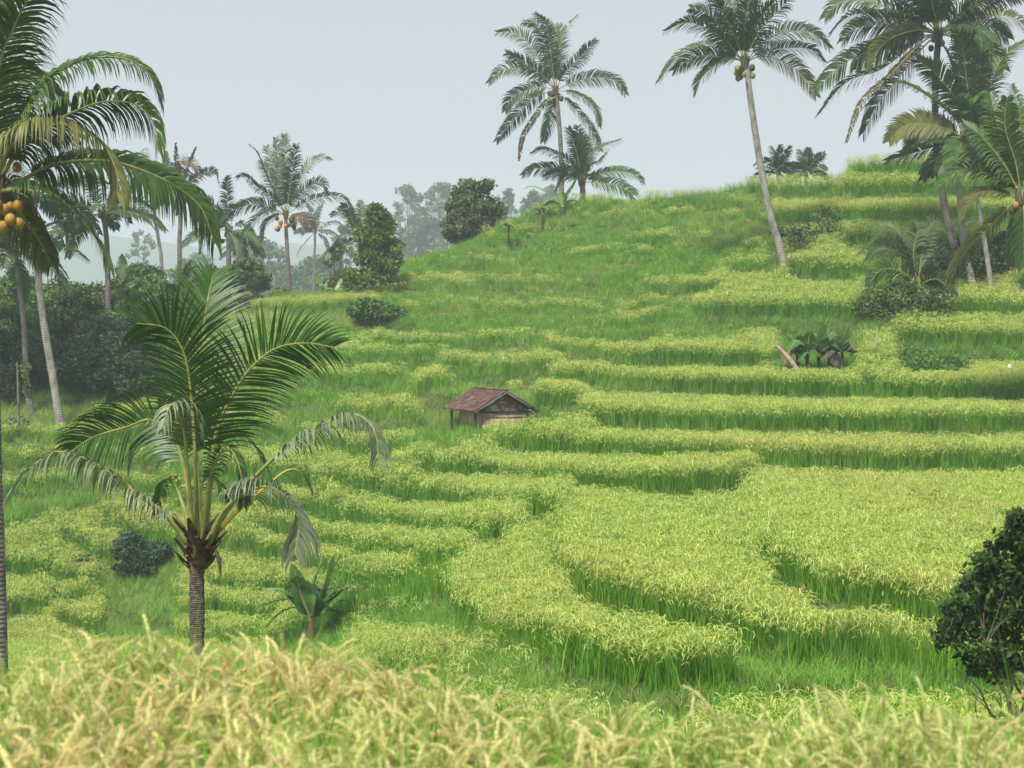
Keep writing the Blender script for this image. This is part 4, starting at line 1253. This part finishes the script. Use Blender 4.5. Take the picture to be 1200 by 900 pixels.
# shrub reaching in at the right edge, close to the camera
root = empty('leafy_shrub', P(1195, 1000, 14.5), 'dark glossy leaved shrub at the right edge close to the camera', 'shrub')
g = Geo(); tips = []
b0 = P(1200, 1000, 14.5)
def branch(p0, p1, r0, depth):
    md = (p0 + p1) / 2 + rng.normal(0, .05, 3)
    q, L_ = spline([p0, md, p1], 6)
    g.tube(q, np.linspace(r0, r0 * .55, 6), 6, cap=False)
    if depth == 0: tips.append(p1); return
    for k in range(4 if depth > 1 else 3):
        t = .45 + .55 * rng.random() if k else 1.0
        s0 = q[int(t * 5)]
        d_ = nrm(nrm(p1 - p0) + rng.normal(0, .55, 3) + np.array((-.10, 0, .1)))
        branch(s0, s0 + d_ * L_ * (.45 + .2 * rng.random()), r0 * .5, depth - 1)
for (u, v_, dy) in [(1190, 800, 0), (1185, 790, -.3), (1200, 730, .2), (1215, 790, .3), (1230, 780, 0), (1205, 800, -.2)]:
    branch(b0, P(u, v_ + 60, 14.5 + dy), .03, 2)
g.obj('branches', M_bark, root, smooth=True)
# leaves fill the silhouette of the photo
SU = [(604, 1188, 1196), (625, 1172, 1225), (650, 1148, 1240), (675, 1135, 1240), (700, 1112, 1240), (725, 1104, 1240), (750, 1097, 1240), (775, 1104, 1240), (790, 1140, 1240), (800, 1196, 1240)]
sv = np.array(SU)
g = Geo(); cs = []
while len(cs) < 230:
    v_ = 604 + rng.random() * 192
    a0 = np.interp(v_, sv[:, 0], sv[:, 1]); a1 = np.interp(v_, sv[:, 0], sv[:, 2])
    u = a0 + 5 + (a1 - a0 - 7) * rng.random()
    if v_ > 745 and rng.random() < .55: continue
    cs.append(P(u, v_, 14.5 + rng.uniform(-.55, .55)))
leaf_cloud(g, cs, [.09 + .06 * rng.random() for _ in cs], 46, .034)
g.obj('leaves', M_tree['near'], root)
g = Geo()
for c in cs[::2]:
    tgt = tips[int(np.argmin([np.linalg.norm(c - t) for t in tips]))]
    q, _ = spline([tgt, (tgt + c) / 2 + rng.normal(0, .03, 3), c], 5)
    g.tube(q, [.008, .007, .006, .005, .003], 4, cap=False)
g.obj('twigs', M_bark, root)


# ------------------------------------------------------------------ banana plants
def banana_leaf(g, pts, width, m=0, mr=1, curl=.25, tears=3, roll=0.0, pet=.12):
    p, L = spline(pts, 16)
    T_ = nrm(np.gradient(p, axis=0))
    S = np.cross(T_, np.array((0, 0, 1.0)))
    S = np.where(np.linalg.norm(S, axis=1)[:, None] < .2, np.array((1.0, 0, 0)), S); S = nrm(S)
    for q in range(1, 16):
        if np.dot(S[q], S[q - 1]) < 0: S[q] = -S[q]
    N = np.cross(S, T_)
    S, N = S * math.cos(roll) + N * math.sin(roll), N * math.cos(roll) - S * math.sin(roll)
    t = np.linspace(0, 1, 16)
    x = np.clip((t - pet) / (1 - pet), 0, 1)
    prof = np.where(t < pet, 0, np.sin(np.pi * np.clip(x, 0, 1) ** .75) ** .55) * width * .5
    g.tube(p, np.linspace(width * .07, width * .012, 16), 5, mr, .7, cap=False)
    for sd in (-1, 1):
        inner = p; mid = p + S * (sd * prof * .55)[:, None] + N * (curl * prof * .35)[:, None]
        outer = p + S * (sd * prof)[:, None] + N * (curl * prof * .2 - .25 * prof * curl)[:, None] + np.array((0, 0, -1)) * (prof * .18)[:, None]
        rows = np.stack((inner, mid, outer), 1)
        tear = set(rng.integers(4, 14, tears).tolist())
        a0 = np.clip(rng.normal(.5, .15), 0, 1)
        for k in range(15):
            if prof[k] <= 0 and prof[k + 1] <= 0: continue
            a_ = rows[k].copy(); b_ = rows[k + 1].copy()
            if k in tear:
                b_[2] = b_[2] * .6 + a_[2] * .4; b_[1] = b_[1] * .85 + a_[1] * .15
            v = np.vstack((a_, b_))
            g.add(v, [(0, 1, 4, 3), (1, 2, 5, 4)], m, np.clip(a0 + rng.normal(0, .06), 0, 1))


def banana(label, u, D, v_base, stem_top, leaves, w=.42, stem_r=.09, mstem=None, group=None, name='banana_plant', mat=None, lean=None):
    b = P(u, v_base, D)
    root = empty(name, b, label, 'banana plant', group)
    top = P(stem_top[0], stem_top[1], D)
    g = Geo()
    q, _ = spline([b + (0, 0, -.15), (b + top) / 2 + rng.normal(0, .02, 3), top], 8)
    g.tube(q, np.linspace(stem_r, stem_r * .55, 8), 10)
    g.obj('stem', mstem or M_bstem, root, smooth=True)
    for lf in leaves:
        if not isinstance(lf, dict): lf = {'p': lf}
        dy = lf.get('dy', rng.uniform(-.4, .4))
        pts3 = [top] + [P(a, c, D + dy * (k + 1) / len(lf['p'])) for k, (a, c) in enumerate(lf['p'])]
        g = Geo()
        banana_leaf(g, pts3, lf.get('w', w), roll=lf.get('roll', rng.uniform(-.3, .3)), tears=lf.get('t', 3))
        g.obj('leaf', [lf.get('m', mat or M_banana), lf.get('mr', M_rachis)], root, smooth=False)
    return root


GBn = 'banana plants in the clump on the right terrace'
Dn = 58.6
vbn = 441
banana('leftmost banana plant of the clump, behind the broken trunk', 936, Dn, vbn, (934, 416), [[(928, 400), (918, 389)], [(926, 412), (917, 420)], dict(p=[(930, 408), (922, 416), (919, 428)], m=M_banana_dry), [(936, 402), (938, 392)], [(940, 412), (948, 420)]], w=0.51, group=GBn)
banana('second banana plant from the left in the clump, with a flat pale drooping leaf', 946, Dn - .3, vbn, (946, 414), [dict(p=[(940, 402), (932, 400), (926, 410)]), dict(p=[(950, 406), (942, 403), (934, 408)], m=M_banana_lt), [(948, 398), (950, 388)], [(953, 410), (960, 418)], [(942, 412), (935, 424)]], w=0.60, group=GBn)
banana('middle banana plant of the clump with a bright upright leaf', 959, Dn, vbn, (959, 415), [dict(p=[(956, 403), (955, 391)], m=M_banana_lt, w=0.93, roll=.1), dict(p=[(962, 396), (967, 379)], m=M_banana_lt, w=0.63, roll=.2), [(950, 404), (942, 400)], [(966, 408), (972, 418)], [(964, 400), (971, 394)]], w=0.63, group=GBn)
banana('fourth banana plant of the clump with a thick dark skirted stem', 974, Dn + .2, vbn, (973, 416), [[(968, 402), (963, 396)], dict(p=[(975, 400), (976, 388)], m=M_banana_lt), [(980, 404), (988, 412)], dict(p=[(970, 412), (966, 420)], m=M_banana_dry), [(966, 406), (962, 414)], dict(p=[(977, 412), (980, 430)], m=M_banana_dry)], w=0.63, stem_r=.15, group=GBn)
banana('rightmost banana plant of the clump with split pale upright leaves', 987, Dn, vbn, (987, 414), [dict(p=[(990, 396), (996, 381)], m=M_banana_lt, w=0.52), dict(p=[(985, 396), (989, 381)], m=M_banana_lt, w=0.52), dict(p=[(994, 404), (999, 410), (996, 418)], m=M_banana_dry), [(980, 404), (976, 396)], [(992, 400), (1000, 396)]], w=0.57, group=GBn)
g = Geo()
q, _ = spline([P(940, 443, 57.4), P(928, 425, 57.4), P(917, 412, 57.4), P(909, 404, 57.4)], 20)
g.tube(q, np.linspace(.11, .06, 20) * (1 + rng.normal(0, .06, 20)), 10)
for e in [(907, 399), (905, 406), (911, 402)]:
    g.tube([P(911, 407, 57.4), P((911 + e[0]) / 2, (405 + e[1]) / 2, 57.4), P(*e, 57.3)], [.05, .035, .01], 6)
root = empty('broken_trunk', P(940, 443, 57.4), 'pale broken tree trunk leaning left against the banana clump', 'broken trunk')
g.obj('trunk', M_log, root, smooth=True)
g = Geo(); g.tube([P(1026, 407, 58.5), P(1027, 397, 58.5), P(1028.5, 383, 58.5)], [.045, .04, .012], 7)
o = g.obj('wooden_stake', M_log, None, smooth=True); tag(o, 'pale pointed stake standing on the bank right of the banana clump', 'stake')
banana('small banana plant with a reddish stem left of the low feather palm', 1020, 64, 368, (1016, 338), [dict(p=[(1006, 330), (998, 338)], m=M_banana_lt), [(1010, 340), (1000, 348)], [(1018, 325), (1020, 315)], [(1024, 336), (1030, 342)], dict(p=[(1014, 338), (1008, 346)], m=M_banana)], w=.3, stem_r=.10, mstem=M_bstem_red)
banana('banana plant with long curved leaves on the crest left of the tall palm', 660, 90, gbase(660, 90), (660, 243),
       [dict(p=[(648, 232), (636, 222), (622, 218), (613, 222)], m=M_banana_lt, w=.5), dict(p=[(658, 225), (655, 214)], m=M_banana_lt), [(652, 240), (640, 246), (632, 256)], [(666, 236), (676, 236), (682, 244)], [(655, 238), (645, 236), (636, 242)], dict(p=[(664, 228), (672, 215), (676, 206)], m=M_banana_lt, w=.5)], w=.55, stem_r=.14)
banana('banana plant with a dark hanging leaf on the crest slope, lower left of the other', 636, 88, gbase(636, 88), (636, 252), [[(630, 244), (622, 244)], [(640, 242), (648, 246)], [(634, 240), (630, 232)], dict(p=[(628, 250), (618, 256), (612, 266)], m=M_banana_dry)], w=.5, stem_r=.12)
banana('withered banana stump on the skyline right of the thick tree', 596, 88, gbase(596, 88), (596, 266), [dict(p=[(590, 262), (584, 268)], m=M_banana_dry), dict(p=[(600, 263), (608, 270)], m=M_palm_yel), [(594, 262), (588, 258)]], w=.35, stem_r=.09)
banana('bright banana plant on the far field edge left of the conical tree', 376, 93, gbase(376, 93), (377, 345), [dict(p=[(374, 335), (372, 322)], m=M_banana_lt), [(366, 342), (358, 348)], [(384, 338), (392, 340), (396, 350)], dict(p=[(380, 336), (386, 326)], m=M_banana_lt), [(370, 348), (362, 356)], [(388, 345), (396, 352)]], w=.6, stem_r=.12)
banana('banana plant right of the bright one on the far field edge', 398, 90, gbase(398, 90), (398, 346), [dict(p=[(398, 336), (400, 326)], m=M_banana_lt), [(390, 340), (386, 350)], [(406, 340), (412, 348)]], w=.5, stem_r=.1)
banana('upright young banana plant in the treetops left of the distant palms', 144, 78, gbase(144, 78), (144, 330), [dict(p=[(143, 310), (143, 297)], m=M_banana_lt, w=.6, t=6), [(137, 322), (134, 310)], [(150, 322), (152, 312)]], w=.5, stem_r=.1)

# broad-leaved plant in the near valley with fern-like fronds round its foot
Dw = 45.0
pb_ = banana('broad leaved banana plant with upright paddle leaves right of the young palm', 365, Dw, 742, (364, 727),
             [dict(p=[(352, 688), (341, 660)], w=0.76, m=M_banana, roll=.9, dy=-.2), dict(p=[(354, 700), (350, 684), (347, 674)], w=1.03, dy=-.5, m=M_banana), dict(p=[(366, 690), (374, 664), (380, 646)], w=0.82, m=M_banana_lt, dy=.1),
              dict(p=[(376, 700), (386, 672), (391, 650)], w=0.59, m=M_banana_lt, dy=-.1), dict(p=[(382, 700), (396, 684), (409, 658)], w=0.70, dy=.2), dict(p=[(385, 706), (398, 696), (408, 682)], w=0.59, dy=0),
              dict(p=[(366, 702), (362, 690), (360, 680)], w=0.98, dy=-.6, m=M_banana_lt), dict(p=[(350, 704), (335, 694), (320, 690)], w=0.49, m=M_banana, dy=-.3), dict(p=[(340, 696), (322, 690), (306, 690)], w=0.23, m=M_banana_lt, dy=-.2)],
             w=0.78, stem_r=.11, mstem=M_bstem_red)
fr_ = [[(352, 704), (330, 703), (308, 710), (296, 718)], [(350, 712), (330, 718), (312, 735)], [(378, 706), (400, 692), (424, 688)], [(380, 712), (402, 704), (412, 710)], [(372, 702), (388, 690), (404, 690)], [(370, 716), (392, 716), (404, 724)]]
root = empty('fern_palm', P(366, 738, Dw + .3), 'dark low fern like palm fronds spreading round the broad leaved banana plant', 'plant')
for k, f_ in enumerate(fr_):
    pts3 = [P(364, 728, Dw + .3)] + [P(a, b, Dw + .3 + (.4 if k % 2 else -.4) * (q + 1) / len(f_)) for q, (a, b) in enumerate(f_)]
    g = Geo(); frond(g, pts3, .34, 26, .019, .9, .2, 0, rr_=.015, raggy=.2, seg=4)
    g.obj('frond', [M_palm_gray if k in (2, 4) else M_palm_dark, M_palm_brown], root)


# ------------------------------------------------------------------ field hut
def tile_mat():
    m, nt, out = new_mat('clay_roof_tiles')
    L = nt.links.new
    at = nt.nodes.new('ShaderNodeAttribute'); at.attribute_name = 'var'
    cr = nt.nodes.new('ShaderNodeValToRGB')
    e = cr.color_ramp.elements
    e[0].position = 0; e[0].color = (.045, .028, .026, 1); e[1].position = 1; e[1].color = (.28, .14, .095, 1)
    q = e.new(.5); q.color = (.11, .058, .047, 1)
    nz = nt.nodes.new('ShaderNodeTexNoise'); nz.inputs['Scale'].default_value = 7; nz.inputs['Detail'].default_value = 6
    tc = nt.nodes.new('ShaderNodeTexCoord'); L(tc.outputs['Object'], nz.inputs['Vector'])
    ad = nt.nodes.new('ShaderNodeMath'); ad.operation = 'MULTIPLY_ADD'; ad.inputs[1].default_value = .9; 
    L(nz.outputs['Fac'], ad.inputs[0]); 
    sb = nt.nodes.new('ShaderNodeMath'); sb.operation = 'SUBTRACT'; sb.inputs[1].default_value = .45
    L(at.outputs['Fac'], sb.inputs[0]); L(sb.outputs[0], ad.inputs[2]); L(ad.outputs[0], cr.inputs[0])
    pb = nt.nodes.new('ShaderNodeBsdfPrincipled'); pb.inputs['Roughness'].default_value = .85
    L(cr.outputs[0], pb.inputs['Base Color']); L(pb.outputs[0], out.inputs['Surface'])
    return m
M_tile = tile_mat()
M_wood_dk = rough_mat('dark_old_timber', (.025, .022, .022), (.075, .065, .06), 8, (1, 1, .3), bump=.4)
M_wood_gr = rough_mat('weathered_grey_timber', (.10, .09, .085), (.24, .22, .20), 10, (1, 1, .3), bump=.4)
M_bamboo = rough_mat('woven_bamboo_wall', (.40, .29, .17), (.66, .50, .33), 5, (1, 1, .25), bump=.3, c3=(.46, .33, .20))
M_gable = rough_mat('rusty_gable_sheet', (.10, .055, .04), (.42, .40, .38), 4, (1, 1, 1.6), bump=.3, c3=(.17, .085, .06))
ys = math.radians(20)
ex = np.array((math.cos(ys), math.sin(ys), 0)); ey = np.array((-math.sin(ys), math.cos(ys), 0)); ez = np.array((0, 0, 1.0))
DH = 54.0
apex = P(591, 459, DH)
z0 = ground_z(apex[0], DH + .8)
hut = empty('field_hut', (apex[0], DH, z0), 'small bamboo field hut with a rusty red tiled gable roof standing among the rice terraces', 'hut')
O_ = np.array((apex[0], DH, 0.0))
def H3(x, y, z): return O_ + ex * x + ey * y + ez * z
za = apex[2]; ze = za - .66
hw = 1.12; ln = 3.0
# roof: two slopes of separate overlapping tiles, with rafters below
def slope(g, sgn):
    dn = nrm(ex * sgn * hw + ez * (ze - za)); Ls = math.hypot(hw, za - ze)
    nm = nrm(np.cross(dn, ey)); nm = nm if nm[2] > 0 else -nm
    rows, colsn = 8, 15
    for r_ in range(rows):
        for c_ in range(colsn):
            a0 = r_ / rows * Ls; a1 = (r_ + 1.12) / rows * Ls
            y_ = -.25 + (c_ + .5) / colsn * (ln + .35)
            wd = (ln + .35) / colsn * .5 * .96
            cc = H3(0, y_, za) + dn * ((a0 + a1) / 2 + rng.normal(0, .008)) + nm * (.03 + .012 + rng.normal(0, .003))
            al = nrm(dn + nm * .045)
            g.box(cc, (al * (a1 - a0) / 2, ey * wd, nm * .009), 0, np.clip(rng.normal(.5, .22), 0, 1))
            g.tube([cc - al * (a1 - a0) / 2 + ey * wd * .8 + nm * .012, cc + al * (a1 - a0) / 2 + ey * wd * .8 + nm * .012], [.016, .016], 5, 0, np.clip(rng.normal(.45, .22), 0, 1))
g = Geo(); slope(g, -1); slope(g, 1)
for c_ in range(10):
    y_ = -.25 + (c_ + .5) / 10 * (ln + .35)
    g.box(H3(0, y_, za + .055), (ey * .135, ex * .06, ez * .022), 0, np.clip(rng.normal(.3, .2), 0, 1))
roof = g.obj('roof', M_tile, hut)
g = Geo()
for sgn in (-1, 1):
    for y_ in (-.24, -.0, .9, 1.8, ln + .08):
        p0, p1 = H3(0, y_, za - .02), H3(sgn * hw * 1.01, y_, ze - .025)
        dn = nrm(p1 - p0)
        g.box((p0 + p1) / 2, ((p1 - p0) / 2, ey * .022, nrm(np.cross(dn, ey)) * .022))
g.obj('rafters', M_wood_gr, roof)
# gable wall, side walls
ww = .80; wy0 = .0; wy1 = 2.4
zg = z0 - .5
g = Geo()
g.box(H3(.02, wy0, (ze - .02 + zg) / 2), (ex * ww, ey * .018, ez * (ze - .02 - zg) / 2))
g.box(H3(.02 - ww, (wy0 + wy1) / 2, (ze + zg) / 2), (ex * .018, ey * ((wy1 - wy0) / 2 - .02), ez * (ze - zg) / 2))
g.box(H3(.02 + ww, (wy0 + wy1) / 2, (ze + zg) / 2), (ex * .018, ey * ((wy1 - wy0) / 2 - .02), ez * (ze - zg) / 2))
g.box(H3(.02, wy1, (ze + zg) / 2), (ex * ww, ey * .018, ez * (ze - zg) / 2))
wall = g.obj('wall', M_bamboo, hut)
g = Geo()
for x_ in (-.80, -.38, -.12, .12, .36, .60, .83):
    g.box(H3(x_, wy0 - .025, (ze + zg) / 2), (ex * (.010 if abs(x_) < .7 else .025), ey * .008, ez * (ze - .04 - zg) / 2))
g.box(H3(.02, wy0 - .036, ze - .18), (ex * ww, ey * .006, ez * .012))
g.obj('battens', M_wood_gr, wall)
g = Geo()
v0 = [H3(-.80, wy0 - .03, ze + .015), H3(.88, wy0 - .03, ze + .015), H3(.0, wy0 - .03, za - .09)]
v1 = [q + ey * .03 for q in v0]
g.addtri(v0, [(0, 1, 2)]); g.addtri(v1, [(0, 2, 1)])
g.add([v0[0], v0[1], v1[1], v1[0]], [(0, 1, 2, 3)])
g.obj('gable_panel', M_gable, hut)
g = Geo(); g.box(H3(.02, wy0 - .05, ze - .012), (ex * .92, ey * .02, ez * .02)); g.obj('tie_beam', M_wood_dk, hut)
g = Geo(); g.box(H3(-1.0, .08, (ze + zg) / 2 - .02), (ex * .035, ey * .035, ez * (ze - zg) / 2)); g.obj('post', M_wood_dk, hut)
g = Geo(); g.box(H3(-1.0, 2.6, (ze + zg) / 2 - .02), (ex * .035, ey * .035, ez * (ze - zg) / 2)); g.obj('post', M_wood_dk, hut)
g = Geo()
pz = P(534, 510, 53); g.box((pz[0], pz[1], ground_z(pz[0], pz[1]) + .09), (ex * .2, ey * .12, ez * .05)); g.box((pz[0] + .12, pz[1] - .1, ground_z(pz[0], pz[1]) + .16), (ex * .12, ey * .08, ez * .03))
o = g.obj('stone_slab', M_log); tag(o, 'pale flat stones lying on the grass left of the hut post', 'stones')

# distant corrugated roof seen on the shoulder of the hill
g = Geo()
Dr = 110
c = P(508, 306, Dr)
for k in range(36):
    x_ = -1.7 + k * .095
    g.tube([c + (x_, -1.2, -.28), c + (x_, 1.4, .22)], [.05, .05], 5, a=rng.random())
rf = empty('far_shelter', c + np.array((0, 0, -3.0)), 'grey brown low shelter roof on the skyline right of the conical tree', 'shelter')
g.obj('roof', M_wood_gr, rf)
g = Geo()
for sx in (-1.5, 1.5):
    for sy in (-1.0, 1.2):
        g.tube([c + (sx, sy, -6.0), c + (sx, sy, -.1 if sy > 0 else -.3)], [.06, .06], 6)
g.obj('posts', M_wood_dk, rf)
# white marker and small bare sapling on the right bank
g = Geo(); q = P(1183, 432, 56.8)
g.tube([q + (0, 0, -.35), q], [.012, .012], 6); g.tube([q, q + (0, 0, .05), q + (0, 0, .16)], [.05, .075, .04], 10)
M_white = rough_mat('white_plastic', (.6, .6, .6), (.75, .75, .75), 4, rough=.4, bump=.02)
o = g.obj('white_marker', M_white, None, smooth=True); tag(o, 'small white plastic cup on a stick on the right bank', 'marker')
g = Geo()
b_ = P(22, 490, 57); g.tube([b_ + (0, 0, -.3), P(21, 455, 57), P(20, 425, 57)], [.05, .04, .025], 7)
sap = empty('bare_sapling', b_, 'thin bare pole like sapling left of the palm with the climber', 'sapling')
g.obj('trunk', M_trunk_grey, sap, smooth=True)

# ------------------------------------------------------------------ the air
m, nt, out = new_mat('haze')
pv = nt.nodes.new('ShaderNodeVolumePrincipled')
pv.inputs['Color'].default_value = (.79, .89, 1.0, 1)
pv.inputs['Density'].default_value = 0.0009
pv.inputs['Anisotropy'].default_value = 0.0
nt.links.new(pv.outputs[0], out.inputs['Volume'])
g = Geo(); g.box((0, 1290, 34), ((1700, 0, 0), (0, 1330, 0), (0, 0, 84)))
o = g.obj('haze', m); tag(o, 'thin humid haze over the whole valley', kind='stuff')
o.display_type = 'WIRE'
